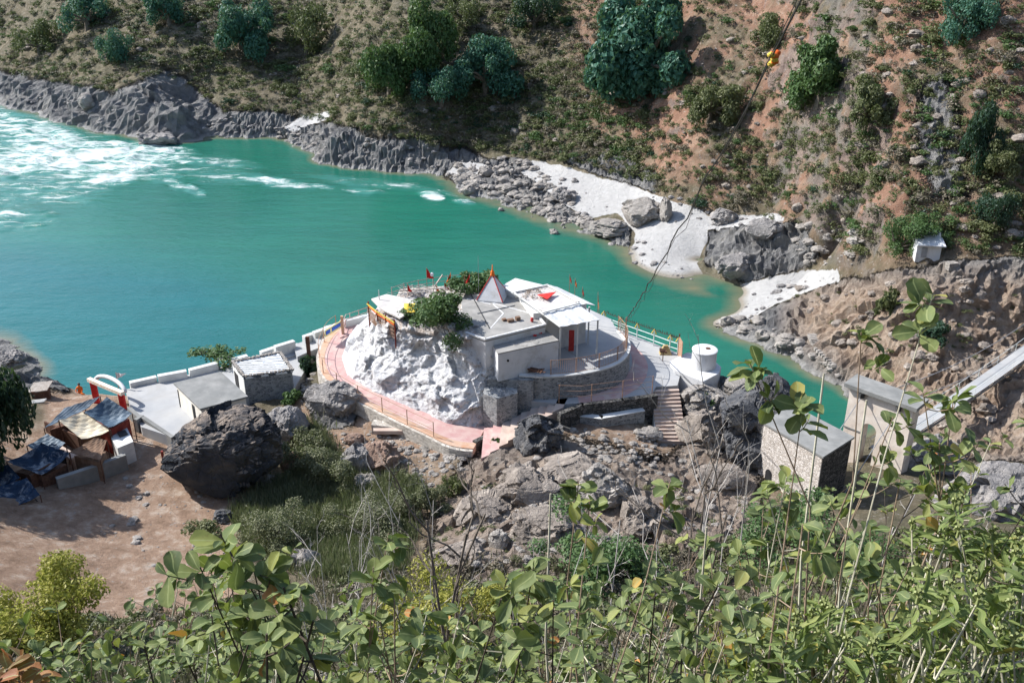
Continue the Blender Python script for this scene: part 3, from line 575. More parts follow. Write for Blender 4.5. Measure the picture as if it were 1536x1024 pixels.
# ------------------------------------------------------------------ white rock under the temple: a lofted, broken surface
def loft(name, lines, m, nu, nv, amp, seed, label, cat, fs=.6, bare=None):
    # lines: list of polylines (equal point counts) from foot to top
    L = np.array([[(p.x, p.y, p.z) for p in l] for l in lines]); r, c, _ = L.shape
    uu = np.linspace(0, c-1, nu); vv = np.linspace(0, r-1, nv)
    A1 = np.stack([np.stack([np.interp(uu, range(c), L[k, :, a]) for a in range(3)], -1) for k in range(r)])
    P = np.stack([np.stack([np.interp(vv, range(r), A1[:, j, a]) for a in range(3)], -1) for j in range(nu)], 1)
    du = np.gradient(P, axis=1); dv = np.gradient(P, axis=0); nr = np.cross(du, dv); nr /= np.linalg.norm(nr, axis=2, keepdims=True)+1e-9
    x, y, z = P[..., 0], P[..., 1], P[..., 2]
    wx_ = x+.6*fbm(x*.5, y*.5, z*.5, s=seed+30); wz_ = z+.6*fbm(x*.5, y*.5, z*.5, s=seed+31)
    d = facet(wx_*fs, y*fs, wz_*fs*1.2, seed, 1.8)*1.25+.28*facet(wx_*fs*2.4, y*fs*2.4, wz_*fs*2.8, seed+9, 1.8)+.35*fbm(x*1.0, y*1.0, z*1.0, o=5, s=seed+20, ridge=True)+.12*facet(wx_*fs*6, y*fs*6, wz_*fs*6, seed+15, 1.6)
    e = np.minimum(np.linspace(0, 1, nv)*6, 1)[:, None]*np.minimum((1-np.linspace(0, 1, nv))*5+.25, 1)[:, None]
    P = P+nr*(d*amp*e)[..., None]
    ix = np.arange(nu*nv).reshape(nv, nu); F = np.stack([ix[:-1, :-1], ix[:-1, 1:], ix[1:, 1:], ix[1:, :-1]], -1).reshape(-1, 4)
    at = {'bare': (bare(P) if bare else np.zeros(P.shape[:2])).ravel()}
    b = P.reshape(-1, 3); off = np.array([b[:, 0].mean(), b[:, 1].mean(), b[:, 2].min()])
    o = link(name, npmesh(name, b-off, F, at, smooth=True), m, loc=tuple(off))
    return tag(o, label, cat)
foot = [W(x, y, z) for x, y, z in ((560, 478, 7.6), (534, 492, 7.6), (516, 514, 7.5), (508, 540, 7.4), (516, 566, 7.2), (545, 586, 7.0), (584, 602, 6.9), (622, 620, 6.6), (662, 640, 6.3), (700, 650, 6.1), (728, 640, 6.1), (742, 620, 6.4), (748, 590, 7))]
mid1 = [W(x, y, z) for x, y, z in ((560, 472, 9), (545, 484, 9), (536, 500, 9.2), (538, 522, 9.2), (552, 543, 9), (584, 560, 8.9), (622, 574, 8.6), (662, 592, 8.4), (694, 604, 8.2), (716, 602, 8.2), (734, 592, 8.3), (742, 580, 8.6), (750, 572, 8.8))]
mid2 = [W(x, y, z) for x, y, z in ((562, 470, 10.4), (556, 477, 10.6), (556, 486, 10.9), (566, 498, 11), (588, 512, 10.9), (620, 520, 10.8), (650, 535, 10.4), (680, 552, 10.2), (706, 560, 10.0), (728, 558, 10.0), (742, 553, 10.2), (748, 548, 10.3), (752, 545, 10.4))]
top = [W(x, y, z) for x, y, z in ((568, 460, 11.6), (562, 468, 11.7), (566, 476, 12.0), (584, 484, 12.2), (606, 492, 12.3), (632, 499, 12.2), (656, 502, 12.2), (680, 503, 12.5), (703, 507, 12.5), (720, 514, 12.2), (733, 522, 11.9), (743, 529, 11.6), (750, 531, 11.4))]
cap = [W(x, y, z) for x, y, z in ((590, 448, 12.2), (592, 452, 12.3), (600, 458, 12.4), (612, 464, 12.5), (628, 470, 12.5), (645, 475, 12.5), (662, 480, 12.45), (682, 488, 12.6), (702, 498, 12.62), (716, 507, 12.5), (728, 514, 12.1), (740, 522, 11.6), (750, 524, 11.2))]
cap2 = [W(x, y, 12.45) for x, y in ((640, 432), (645, 434), (650, 438), (655, 442), (662, 446), (670, 450), (680, 456), (690, 462), (700, 470), (715, 478), (728, 484), (738, 488), (746, 490))]
loft('whitewashed_rock', [foot, mid1, mid2, top, cap, cap2], M['wrock'], 330, 210, .46, 5, 'whitewashed craggy rock outcrop the temple stands on', 'rock', bare=lambda P: np.clip((P[..., 2]-11.4)/.8, 0, 1))
# back of the outcrop towards the river
bk = MB(); bk.prism([(p.x, p.y) for p in (W(590, 452, 12.2), W(700, 500, 12.2), W(745, 500, 12.1), W(775, 440, 12.2), W(700, 425, 12.2), W(600, 432, 12.2))], 12.1, 6.0)
bk.build('temple_core', M['masonp'], label='pale masonry core of the rock summit behind the whitewashed outcrop', cat='wall')
# ------------------------------------------------------------------ pink path with its rails
def strip(m, PO, PI, z1, z0): 
    for i in range(len(PO)-1):
        m.prism([(p.x, p.y) for p in (PO[i], PO[i+1], PI[i+1], PI[i])], [PO[i].z+z1, PO[i+1].z+z1, PI[i+1].z+z1, PI[i].z+z1], z0)
def lerp(a, b, t): return [x*(1-t)+y*t for x, y in zip(a, b)]
def smoothln(P, k=4):
    out = []
    for i in range(len(P)-1):
        p0, p1, p2, p3 = P[max(i-1, 0)], P[i], P[i+1], P[min(i+2, len(P)-1)]
        for j in range(k):
            t = j/k; out.append(.5*((2*p1)+(p2-p0)*t+(2*p0-5*p1+4*p2-p3)*t*t+(3*p1-p0-3*p2+p3)*t**3))
    return out+[P[-1]]
SO, SI = smoothln(PO), smoothln(PI)
t = thing('ring_path', 'curving pink path around the foot of the whitewashed rock', 'path', SO[20])
m = MB(); strip(m, lerp(SO, SI, .30), lerp(SO, SI, 1.25), 0, 5.6); m.build('pink_paving', M['pink'], t)
m = MB(); strip(m, SO, lerp(SO, SI, .30), .02, 5.6); m.build('orange_edge', M['orange'], t)
m = MB(); o2 = [p+(p-q_)*.12 for p, q_ in zip(SO, SI)]; strip(m, o2, SO, -.05, 5.0); m.build('retaining_wall', M['masonp'], t)
def railing(name, pts, h, ps, mat, label, rails=(1, .55), r=.025, bars=0, parent=None, pr=.035, group=None):
    pts = [Vector(p) for p in pts]; t = thing(name, label, 'railing', pts[0], group)
    L = [0]
    for a, b in zip(pts, pts[1:]): L.append(L[-1]+(b-a).length)
    def at(s):
        for i in range(len(pts)-1):
            if s <= L[i+1]+1e-6: return pts[i].lerp(pts[i+1], (s-L[i])/max(1e-6, L[i+1]-L[i]))
        return pts[-1]
    n = max(1, round(L[-1]/ps))
    for k in range(n+1):
        p = at(L[-1]*k/n); MB().tube([p-Vector((0, 0, .2)), p+Vector((0, 0, h+.03))], pr, 6).build('post', mat, t)
    for f in rails: MB().tube([p+Vector((0, 0, h*f)) for p in pts], r, 5).build('rail', mat, t)
    if bars:
        m = MB(); k = int(L[-1]/bars)
        for j in range(k): p = at(L[-1]*(j+.5)/k); m.tube([p+Vector((0, 0, h*min(rails))), p+Vector((0, 0, h*max(rails)))], .012, 4)
        m.build('bars', mat, t)
    return t
railing('railing', [p+Vector((.05, .05, 0)) for p in SO[2:38]], 1.25, 2.6, M['rust'], 'long rusty thin railing along the outer edge of the pink path', rails=(1, .5), r=.02)
# steps rising from the lower end of the path to the temple front
t = thing('stone_stairway', 'broad beige steps climbing right below the stone retaining wall', 'stairs', W(760, 650, 7))
ns = 9
for i in range(ns):
    f0, f1 = i/ns, (i+1)/ns; z = 6.4+(i+1)*(1.6/ns)
    fr = lambda f: W(722+(842-722)*f, 690-(690-612)*f, 6.4+1.6*f); bk_ = lambda f: W(726+(852-726)*f, 645-(645-592)*f, 6.4+1.6*f)
    a, b, c, d = fr(f0), fr(f1+.02), bk_(f1+.02), bk_(f0)
    MB().prism([(p.x, p.y) for p in (a, b, c, d)], z, 5.2).build('step', M['beige'] if i > 1 else M['pink'], t)
# plaza floor, pink band round the curved wall, pale paving outside it
t = thing('temple_plaza', 'pale concrete plaza beside the curved wall above the river', 'terrace', W(990, 560, 8))
pl = [W(x, y, 8) for x, y in ((846, 606), (872, 604), (930, 597), (978, 590), (984, 580), (1016, 578), (1022, 556), (1024, 532), (900, 483), (860, 465), (780, 460), (760, 520), (770, 560), (780, 600))]
MB().prism([(p.x, p.y) for p in pl], 8, 4.0).build('paving', M['pave'], t)
bo = smoothln([W(x, y, 8.004) for x, y in ((868, 604), (905, 601), (940, 592), (964, 574), (972, 552), (966, 534), (950, 518), (936, 508))])
bi = smoothln([W(x, y, 8.004) for x, y in ((866, 588), (900, 580), (926, 570), (944, 556), (948, 540), (944, 525), (934, 512), (925, 502))])
m = MB(); P2 = [[a, b] for a, b in zip(bi, bo)]; m.grid(P2); m.build('pink_band', M['pink'], t)
railing('railing', [W(838, 618, 7.2)+Vector((0, 0, .8)), W(872, 605, 8), W(935, 597, 8), W(978, 590, 8)], 1.5, 2.3, M['rust'], 'tall rusty railing on the pink landing above the dark stone wall', rails=(1, .7, .4), r=.015)
m = MB(); a = [W(x, y, z) for x, y, z in ((838, 622, 7.9), (872, 606, 8), (932, 599, 8), (985, 592, 8))]
m.wall([Vector((p.x, p.y-.15, 6.4)) for p in a], .4, 1.7, drop=1.5); m.build('retaining_wall', M['masond'], label='dark stone retaining wall below the rusty railing landing', cat='wall')
m = MB(); a = [W(x, y, 6.2) for x, y in ((848, 640), (900, 646), (965, 634))]; m.wall([Vector((p.x, p.y+.3, 5.6)) for p in a], .5, 1.6); m.build('ledge_wall', M['mason'], label='lower grey stone wall with flat white top below the landing', cat='wall')
m = MB(); m.wall([Vector((p.x, p.y+.3, 7.19)) for p in a], .56, .05, drop=0); m.build('wall_coping', M['whitec'], label='thin white coping lying on the lower grey stone wall', cat='coping')
m = MB()
for k in range(4): p = W(832+k*8, 634+k*3, 6.6); m.tube([p, p+Vector((0, 0, 1.0))], .06, 5)
m.tube([W(832, 634, 7.5), W(856, 643, 7.5)], .06, 5); m.build('handrail', M['black'], label='short black iron handrail at the top of the beige steps', cat='handrail')
# concrete stairs at the right of the plaza
t = thing('concrete_stairs', 'straight flight of grey steps descending from the plaza to the dirt', 'stairs', W(1008, 665, 5.3))
for i in range(14):
    z = 7.9-i*.185; f = i/14; f1 = (i+1)/14
    fl = lambda f: W(977+9*f, 583+80*f, 8-2.6*f); fr = lambda f: W(1018+12*f, 581+82*f, 8-2.6*f)
    a, b, c, d = fl(f), fr(f), fr(f1), fl(f1); MB().prism([(p.x, p.y) for p in (a, b, c, d)], z, z-.9).build('step', M['beige'], t)
m = MB(); m.wall([W(976, 590, 6.9), W(984, 665, 4.9)], .25, 1.0); m.build('stair_wall', M['whitec'], t)
p = W(740, 690, 6.2); m = MB(); m.wall([W(712, 688, 5.0), W(758, 664, 5.0)], .4, 1.5, drop=1); m.build('end_wall', M['masond'], label='short stone wall darkened for shade holding up the foot of the beige steps', cat='wall')  # darker masonry carries the shadow lying on this wall
# rubble wall below the lower path
m = MB(); m.wall([W(x, y, z) for x, y, z in ((560, 655, 5.2), (600, 660, 5.0), (650, 665, 4.9), (700, 684, 5.0))], .8, 1.3, drop=1.2); m.build('rubble_wall', M['masonp'], label='long low rubble wall under the lower dirt footpath', cat='wall')
m = MB(); P_ = [[W(x, y, z) for x, y, z in ((560, 646, 6.25), (610, 646, 6.35), (650, 655, 6.4), (700, 674, 6.36))], [W(x, y, z) for x, y, z in ((560, 634, 6.3), (610, 636, 6.4), (650, 648, 6.5), (690, 662, 6.42))]]; m.grid(P_, .3); m.build('footpath', M['beige'], label='dusty beige footpath joining the pink path from the left', cat='path')
# ------------------------------------------------------------------ temple
T = thing('temple', 'white flat roofed riverside temple on top of the whitewashed rock', 'temple', W(790, 530, 9.8))
def px(poly, z): return [tuple(W(x, y, z)[:2]) for x, y in poly]
roof = [(692, 452), (698, 500), (728, 510), (818, 488), (778, 440), (745, 430), (700, 436)]
main = px(roof, 12.7)
MB().prism(main, 12.55, 10.0).build('wall', M['white'], T)
rf = MB().prism(main, 12.7, 12.55).build('roof', M['roofc'], T)
m = MB(); a, b, c = W(698, 500, 12.7), W(728, 510, 12.7), W(818, 488, 12.7); m.wall([Vector((p.x, p.y, 12.7)) for p in (a, b, c, W(790, 456, 12.7))], .16, .14, drop=.0); m.build('parapet', M['white'], rf)
m = MB(); 
for s_ in (((738, 454), (818, 476)), ((740, 456), (755, 470)), ((755, 470), (736, 492)), ((700, 448), (736, 456))):
    m.beam(W(*s_[0], 12.703), W(*s_[1], 12.703), .10, .02)
m.build('white_line', M['white'], rf)
room = px([(737, 513), (747, 530), (838, 510), (818, 494)], 12.1)
q_ = MB(); q_.prism(room, 12.0, 9.75); fr = q_.build('front_room', M['white'], T); MB().prism([(x*1.0, y) for x, y in room], 12.1, 12.0).build('room_roof', M['roofc'], fr)
wp = WY(762, 541, W(762, 527, 12.1).y-.03); MB().tube([wp, wp+Vector((0, .06, 0))], .09, 12).build('vent_hole', M['dark'], fr)
base = [tuple(W(x, y, 9.8)[:2]) for x, y in ((738, 560), (747, 562), (780, 568), (800, 520), (760, 510), (735, 530))]
b2 = [tuple((W(x, y, 9.8)+Vector((0, 0, 0)))[:2]) for x, y in ((731, 568), (747, 568), (800, 570), (800, 548), (740, 540))]
MB().prism(b2, 9.76, 5.9).build('masonry_base', M['mason'], T)
m = MB(); b3 = [tuple(W(x, y, 9.2)[:2]) for x, y in ((724, 588), (745, 596), (776, 588), (776, 570), (735, 560))]; m.prism(b3, 9.1, 5.8); m.build('buttress', M['mason'], T)
# spire
ctr = W(739, 446, 12.7); S = MB(); w = 1.12; hh = 1.95; cw_ = []
for k in range(4): an = R(45+90*k-12); cw_.append(Vector((ctr.x+w*1.35*math.cos(an), ctr.y+w*1.35*math.sin(an), 12.7)))
S.add([p for p in cw_]+[p+Vector((0, 0, .12)) for p in cw_]+[ctr.lerp(p, .07)+Vector((0, 0, hh)) for p in cw_], [(3, 2, 1, 0)]+[(k, (k+1) % 4, 4+(k+1) % 4, 4+k) for k in range(4)]+[(4+k, 4+(k+1) % 4, 8+(k+1) % 4, 8+k) for k in range(4)]+[(8, 9, 10, 11)])
spi = S.build('spire', M['white'], T); m = MB()
for p in cw_: m.tube([p+Vector((0, 0, .12)), ctr.lerp(p, .07)+Vector((0, 0, hh))], .045, 5)
m.build('red_edge', M['redp'], spi)
MB().lathe(ctr+Vector((0, 0, hh-.06)), [(.16, 0), (.20, .1), (.12, .2), (.17, .3), (.10, .42), (.05, .5), (.03, .95)], 14).build('finial', M['saffron'], spi, smooth=True)
# tin roofed hall over the court
def sheet(P4, nu, nv, wave, th, m, nm, parent, zz=0, ph=0):
    a, b, c, d = [Vector(p) for p in P4]; rows = []
    for i in range(nu+1):
        l, r_ = a.lerp(d, i/nu), b.lerp(c, i/nu); rows.append([l.lerp(r_, j/nv)+Vector((0, 0, wave*math.sin(ph+j*1.9+i*.4)+zz)) for j in range(nv+1)])
    return MB().grid(rows, th).build(nm, m, parent)
sheet([W(x, y, z) for x, y, z in ((770, 439, 13.5), (821, 428, 13.4), (868, 453, 13.3), (815, 467, 13.4))], 8, 10, .012, .07, M['panel'], 'roof_panel', T)
sheet([W(x, y, z) for x, y, z in ((815, 468, 13.45), (866, 455, 13.38), (900, 479, 13.1), (841, 490, 13.15))], 4, 12, .03, .04, M['tin'], 'tin_roof', T)
sheet([W(x, y, z) for x, y, z in ((822, 427, 13.35), (836, 430, 13.1), (893, 458, 13.0), (868, 453, 13.25))], 6, 3, .02, .04, M['tin'], 'tin_roof', T)
MB().prism(px([(748, 431), (773, 417), (814, 427), (772, 439)], 13.2), 13.2, 10.3).build('rear_block', M['whitec'], T)
m = MB()
for a, b in (((770, 438, 13.6), (841, 490, 13.25)), ((822, 428, 13.5), (868, 453, 13.42)), ((768, 439, 13.6), (822, 427, 13.5)), ((813, 469, 13.55), (868, 455, 13.5))): m.beam(W(*a), W(*b), .13, .10)
m.build('roof_beam', M['whitec'], T)
for x, y in ((842, 492), (868, 484), (898, 480), (885, 462), (822, 478)):
    p = W(x, y, 13.0); MB().beam((p.x-.05, p.y+.1, 9.8), (p.x-.05, p.y+.1, 13.05), .12, .12).build('column', M['whitec'], T)
hw = px([(800, 470), (842, 500), (880, 480), (880, 455), (826, 430), (778, 442)], 13.2); MB().prism([hw[0], hw[5], hw[4], hw[3], (hw[3][0]-.8, hw[3][1]-.5), (hw[0][0]+.6, hw[0][1]+.1)], 13.2, 8.0).build('hall_wall', M['whitec'], T)
p = W(858, 508, 11.2); dr = MB().box((p.x, p.y+.6, 10.75), (.42, .06, 1.8)).build('door', M['redp'], T)
p = W(822, 508, 11.6); MB().box((p.x-.5, p.y+1.4, 11.5), (.5, .06, 1.9)).build('yellow_panel', M['yellowp'], T)
# court slab, curved masonry wall
C1 = [(750, 561), (779, 564), (815, 566), (850, 564), (880, 560), (905, 554), (925, 546), (938, 534), (942, 521), (938, 510), (928, 498)]
C1w = smoothln([W(x, y, 9.8) for x, y in C1], 3)
m = MB(); m.wall([Vector((p.x, p.y, 8.0)) for p in C1w[3:]], .34, 1.85, drop=.8); cwl = m.build('curved_wall', M['mason'], T)
m = MB(); m.wall([Vector((p.x, p.y, 9.85)) for p in C1w[3:]], .42, .12, drop=0, ext=0); m.build('coping', M['whitec'], cwl)
cb = [(p.x, p.y) for p in C1w]+px([(915, 478), (880, 462), (820, 470), (790, 505), (755, 530)], 9.8)
MB().prism(cb, 9.8, 8.02).build('court_floor', M['pave'], T)
railing('railing', [p+Vector((-.05, .1, .12)) for p in C1w[7:]], 1.25, 1.9, M['rust'], 'rusty barred railing on the curved wall of the temple court', rails=(1, .1), r=.022, bars=.16)
t = thing('plank_pile', 'heap of reddish planks beside the front room wall', 'woodpile', W(800, 554, 9.8))
for k in range(9):
    a = W(770+k*2.2, 546+k*1.4, 9.86+.03*(k % 4)); b = W(806+k*1.5, 553+(k*5) % 7, 10.5+.05*(k % 3)); MB().beam(a, b, .10, .05).build('plank', M['rwood'], t)
t = thing('ladder', 'pale plank leaning on the court floor under the tin roof', 'plank', W(860, 530, 9.81)); MB().beam(W(850, 520, 9.83), W(880, 542, 9.83), .42, .04).build('board', M['pave'], t)
# roof clutter and flags
FS = 1.35
def flag(px_, py_, z, h, pts, mat, label, name='pennant', pole='rust', tilt=(0, 0), group='flags on the temple'):
    b = W(px_, py_, z); t = thing(name, label, 'flag', b, group); top = b+Vector((tilt[0], tilt[1], h))
    MB().tube([b, top], .03, 6, .018).build('pole', M[pole], t)
    s = MB(); n = 6; rows = []
    for i in range(n+1):
        f = i/n; l = top+Vector((0, 0, -.05))+Vector(pts[0])*f*FS; r = top+Vector((0, 0, -.05-FS*pts[2]*(1-f)))+Vector(pts[0])*f*FS+Vector((0, 0, -pts[1]*f)); wv_ = Vector((0, .06*math.sin(f*9), 0)); rows.append([l+wv_, l.lerp(r, .5)+wv_*1.3, r+wv_])
    s.grid(rows, .012); s.build('cloth', M[mat], t); return t
flag(641, 440, 12.5, 2.3, ((.45, 0, -.7), 0, .65), 'redc', 'red pennant tipped with white leftmost on the temple rock')
flag(677, 440, 12.5, 1.9, ((-.35, 0, -.75), .0, .5), 'saffron', 'orange red triangular pennant second from the left')
flag(697, 442, 12.5, 1.75, ((.14, 0, -.9), 0, .9), 'saffron', 'crumpled orange flag hanging beside the bush behind the spire')
flag(683, 440, 12.5, 1.3, ((.1, 0, -.5), 0, .6), 'redc', 'small dark red flag hanging low between the orange flags')
flag(667, 440, 12.5, 1.0, ((.35, 0, -.5), 0, .5), 'redc', 'small red flag lowest among the branches on the rock')
flag(895, 492, 8.0, 3.4, ((.22, 0, -2.4), .5, .3), 'saffron', 'tall narrow orange flag at the corner of the tin roof')
flag(872, 484, 10.4, 3.2, ((.12, 0, -.5), .3, .3), 'redc', 'small red pennant behind the tin roof nearest the tall flag')
flag(861, 478, 10.4, 3.6, ((.12, 0, -.4), .3, .3), 'saffron', 'little orange pennant behind the middle of the tin roof')
flag(853, 473, 10.4, 3.7, ((.12, 0, -.4), .3, .3), 'redc', 'tiny dark red pennant behind the roof leftmost of its three')
flag(655, 446, 12.4, 1.1, ((.3, 0, -.5), 0, .45), 'saffron', 'little orange flag just left of the green rock bush')
flag(705, 436, 12.7, 1.5, ((-.3, 0, -.6), 0, .5), 'redc', 'red flag leaning left at the rear corner of the main roof')
flag(612, 446, 12.9, 1.2, ((.28, 0, -.5), 0, .45), 'redc', 'small red flag on the rear corner of the porch')
m = MB(); pp_ = [W(x, y, 12.5) for x, y in ((588, 446), (606, 440), (628, 435), (650, 431), (672, 428), (694, 426))]
for p in pp_: m.tube([p-Vector((0, 0, 1)), p+Vector((0, 0, .9))], .04, 5)
for hgt in (.85, .45): m.tube([p+Vector((0, 0, hgt)) for p in pp_], .03, 5)
m.build('pole_fence', M['wood'], label='crooked pole fence along the river side of the rock top', cat='fence')
for k, (a_, b_, lb) in enumerate((((716, 470, 12.74), (772, 458, 12.74), 'thin pipe lying across the main roof from the bush'), ((706, 440, 12.74), (734, 492, 12.74), 'dark cable lying down the left side of the main roof'))):
    MB().tube([W(*a_), W(*b_)], .035, 5).build('roof_pipe', M['black'] if k else M['greyp'], label=lb, cat='pipe')
m = MB(); p = W(766, 482, 12.72)
for dx, dy, w_, h_ in ((0, 0, .5, .2), (.55, .25, .35, .28), (-.5, .2, .3, .14)): m.box((p.x+dx, p.y+dy, p.z+h_/2), (w_, .3, h_), .4)
m.build('bricks', M['brick'], label='three brown bricks left on the middle of the main roof', cat='bricks')
p = W(642, 418, 14.0); MB().lathe(W(648, 438, 13.9)*0+WY(648, 412, W(641, 440, 12.5).y), [(.05, -.15), (.16, -.05), (.14, .1), (.04, .18)], 10).build('cloth_knot', M['whitecl'], label='white cloth knot hanging at the tip of the leftmost red pennant', cat='cloth')
b = W(718, 440, 12.7); MB().tube([b, b+Vector((0, 0, 3.3))], .025, 6, .012).build('aerial', M['greyp'], label='thin grey aerial rod rising from the roof bush', cat='aerial')
t = thing('roof_banner', 'red triangular banner lying on the grey roof panels', 'banner', W(822, 445, 13.6))
m = MB(); P_ = [W(806, 442, 13.62), W(834, 437, 13.66), W(821, 449, 13.6)]; m.prism([(p.x, p.y) for p in P_], 13.64, 13.59); m.build('cloth', M['redc'], t)
m = MB(); rg = random.Random(3)
for k in range(34):
    a = W(783+rg.random()*32, 436+rg.random()*14, 13.5); pts = [a]
    for j in range(4): pts.append(pts[-1]+Vector((rg.uniform(-.22, .22), rg.uniform(-.3, .3), rg.uniform(-.01, .08))))
    m.tube(pts, .018, 4)
m.build('twig_heap', M['stem'], label='tangle of thin brown twigs on the grey roof panels', cat='twigs')
p = W(798, 482, 12.75); MB().lathe(p, [(.1, 0), (.13, .1), (.1, .3), (.04, .34)], 12).build('pot', M['redp'], label='small dark red pot on the edge of the main roof', cat='pot')
m = MB()
for k in range(22):
    a = W(752+rg.random()*52, 504+rg.random()*14, 12.12); m.tube([a, a+Vector((rg.uniform(-.5, .5), rg.uniform(-.3, .3), .03)), a+Vector((rg.uniform(-.7, .7), rg.uniform(-.3, .3), .02))], .016, 4)
m.build('dry_sticks', M['dry'], label='dry sticks scattered over the front room roof', cat='sticks')
m = MB()
for k in range(7): a = W(802+rg.random()*14, 497+rg.random()*7, 12.13); m.prism([(a.x+dx, a.y+dy) for dx, dy in ((-.14, 0), (.1, -.07), (.15, .1), (-.05, .12))], 12.2, 12.11)
m.build('pink_cloth_scraps', M['redc'], label='pink cloth scraps on the front room roof near its back edge', cat='cloth')
# porch on the left edge of the rock
t = thing('shrine_porch', 'open timber porch with lattice front at the left edge of the rock', 'porch', W(580, 480, 11.6))
pr_ = [(557, 449), (580, 442), (618, 450), (626, 464), (600, 478), (572, 464)]
q_ = px(pr_, 13.0); MB().prism(q_, 13.06, 12.94).build('roof', M['panel'], t)
fpts = [W(x, y, 11.5) for x, y in ((554, 478), (567, 490), (593, 506))]
for p in fpts+[fpts[1].lerp(fpts[2], .5)]:
    MB().beam((p.x, p.y, 10.6), (p.x, p.y, 13.0), .10, .10).build('post', M['maroon'], t)
m = MB()
for i in range(2):
    a, b = fpts[i], fpts[i+1]
    for k in range(12): p = a.lerp(b, (k+.5)/12); m.tube([(p.x, p.y, 11.4), (p.x, p.y, 12.35)], .022, 4)
    for zz in (11.4, 11.7, 12.0, 12.35): m.tube([(a.x, a.y, zz), (b.x, b.y, zz)], .018, 4)
m.build('lattice', M['rust'], t)
m = MB(); m.beam((fpts[0].x, fpts[0].y, 12.6), (fpts[1].x, fpts[1].y, 12.6), .04, .12); m.beam((fpts[1].x, fpts[1].y, 12.6), (fpts[2].x, fpts[2].y, 12.55), .04, .12); m.build('banner_strip', M['saffron'], t)
m = MB(); m.beam((fpts[0].x-.1, fpts[0].y-.1, 12.85), (fpts[1].x, fpts[1].y-.1, 12.85), .04, .10); m.beam((fpts[1].x, fpts[1].y-.1, 12.85), (fpts[2].x, fpts[2].y-.1, 12.8), .04, .10); m.build('yellow_streamer', M['yellowc'], t)
MB().prism(px([(562, 470), (572, 480), (592, 492), (640, 486), (625, 462), (590, 455)], 12.0), 11.9, 11.4).build('floor', M['dark'], t)
m = MB(); P_ = []
for i in range(9):
    P_.append([W(606+j*3.4, 455+i*1.6, 13.15+.16*math.sin(i*.4+j)*math.sin(j*.5)+.22*math.sin(math.pi*j/8)) for j in range(9)])
m.grid(P_, .05); m.build('yellow_cloth', M['yellowc'], label='bright yellow cloth heaped on the porch roof beside the bush', cat='cloth', smooth=True)
m = MB()
for k in range(70):
    a = W(598+rg.random()*80, 428+rg.random()*14, 12.9+rg.random()*.4); pts = [a]; dx = rg.uniform(-.6, .6)
    for j in range(4): pts.append(pts[-1]+Vector((dx*.5+rg.uniform(-.15, .15), rg.uniform(-.25, .25), rg.uniform(-.12, .10))))
    m.tube(pts, .035, 4, .012)
m.build('brush_heap', M['dry'], label='heap of bleached dry branches on the rock behind the porch', cat='brushwood')
for k, (a, b, lb) in enumerate((((650, 432, 12.6), (664, 412, 13.6), 'pale beam leaning in the branch heap, leftmost'), ((600, 436, 12.9), (668, 432, 13.3), 'long pale pole lying over the branch heap'))):
    MB().beam(W(*a), W(*b), .1, .08).build('beam', M['wood'], label=lb, cat='beam')
m = MB(); p = W(569, 452, 12.9); m.tube([p, p+Vector((0, 0, 1.0))], .05, 6, .03); m.build('white_post', M['whitec'], label='slim white post at the porch roof corner', cat='post')
# pink landing behind the rock with signboard and rails
railing('railing', [W(x, y, 8.0) for x, y in ((516, 500), (520, 489), (535, 484), (552, 478))], 1.1, .9, M['pink'], 'pink painted railing round the small landing left of the porch', rails=(1, .6, .25), r=.03)
t = thing('signboard', 'long blue and yellow board on the railing at the landing', 'sign', W(500, 502, 8))
a, b = W(488, 508, 8.5), W(512, 493, 8.5)
MB().beam(a+Vector((0, 0, .45)), b+Vector((0, 0, .45)), .05, .62).build('board', gmat('yellow_board', (.6, .55, .25), (.7, .65, .35), 3), t)
for f0, f1 in ((.05, .32), (.42, .95)):
    MB().beam(a.lerp(b, f0)+Vector((.02, -.04, .48)), a.lerp(b, f1)+Vector((.02, -.04, .48)), .03, .34).build('blue_panel', gmat('blue_panel', (.04, .10, .42), (.06, .14, .5), 3), t)
MB().beam((b.x+.12, b.y, 7.95), (b.x+.12, b.y, 9.7), .22, .2).build('brown_post', M['orange'], t)
# ------------------------------------------------------------------ railing towards the river (white with yellow posts)
t = thing('river_fence', 'white pipe fence with yellow posts and spiked garland on the river edge', 'fence', W(905, 489, 8))
fa = [W(x, y, 8.0) for x, y in ((905, 490), (930, 500), (955, 509), (980, 518), (1004, 527), (1016, 531))]
for z_ in (.45, .95): MB().tube([p+Vector((0, 0, z_)) for p in fa], .035, 6).build('rail', M['whitep'], t)
for p in fa:
    po = MB().tube([p-Vector((0, 0, .4)), p+Vector((0, 0, 1.45))], .05, 6).build('post', M['whitep'], t)
for p in fa: MB().tube([p+Vector((-.18, .1, 1.1)), p+Vector((0, 0, 1.5)), p+Vector((.18, -.1, 1.1))], .05, 5).build('yellow_bracket', M['yellowp'], t)
m = MB()
for i in range(len(fa)-1):
    m.tube([fa[i]+Vector((0, 0, 1.45)), fa[i].lerp(fa[i+1], .5)+Vector((0, 0, 1.4)), fa[i+1]+Vector((0, 0, 1.45))], .03, 5)
    for k in range(9):
        p = fa[i].lerp(fa[i+1], (k+.5)/9)+Vector((0, 0, 1.45)); m.tube([p, p+Vector((rg.uniform(-.1, .1), 0, rg.uniform(.1, .28)))], .035, 4, .01)
m.build('spikes', M['dstem'], t)
railing('railing', [W(912, 500, 8), W(936, 510, 8), W(930, 521, 8)], 1.2, 1.0, M['whitep'], 'small white gate railing behind the temple court corner', rails=(1, .5, .1), r=.025)
t = thing('gate', 'narrow rusty gate leaf at the end of the river fence', 'gate', W(1018, 532, 8))
g0 = W(1017, 532, 8); g1 = W(1022, 541, 8)
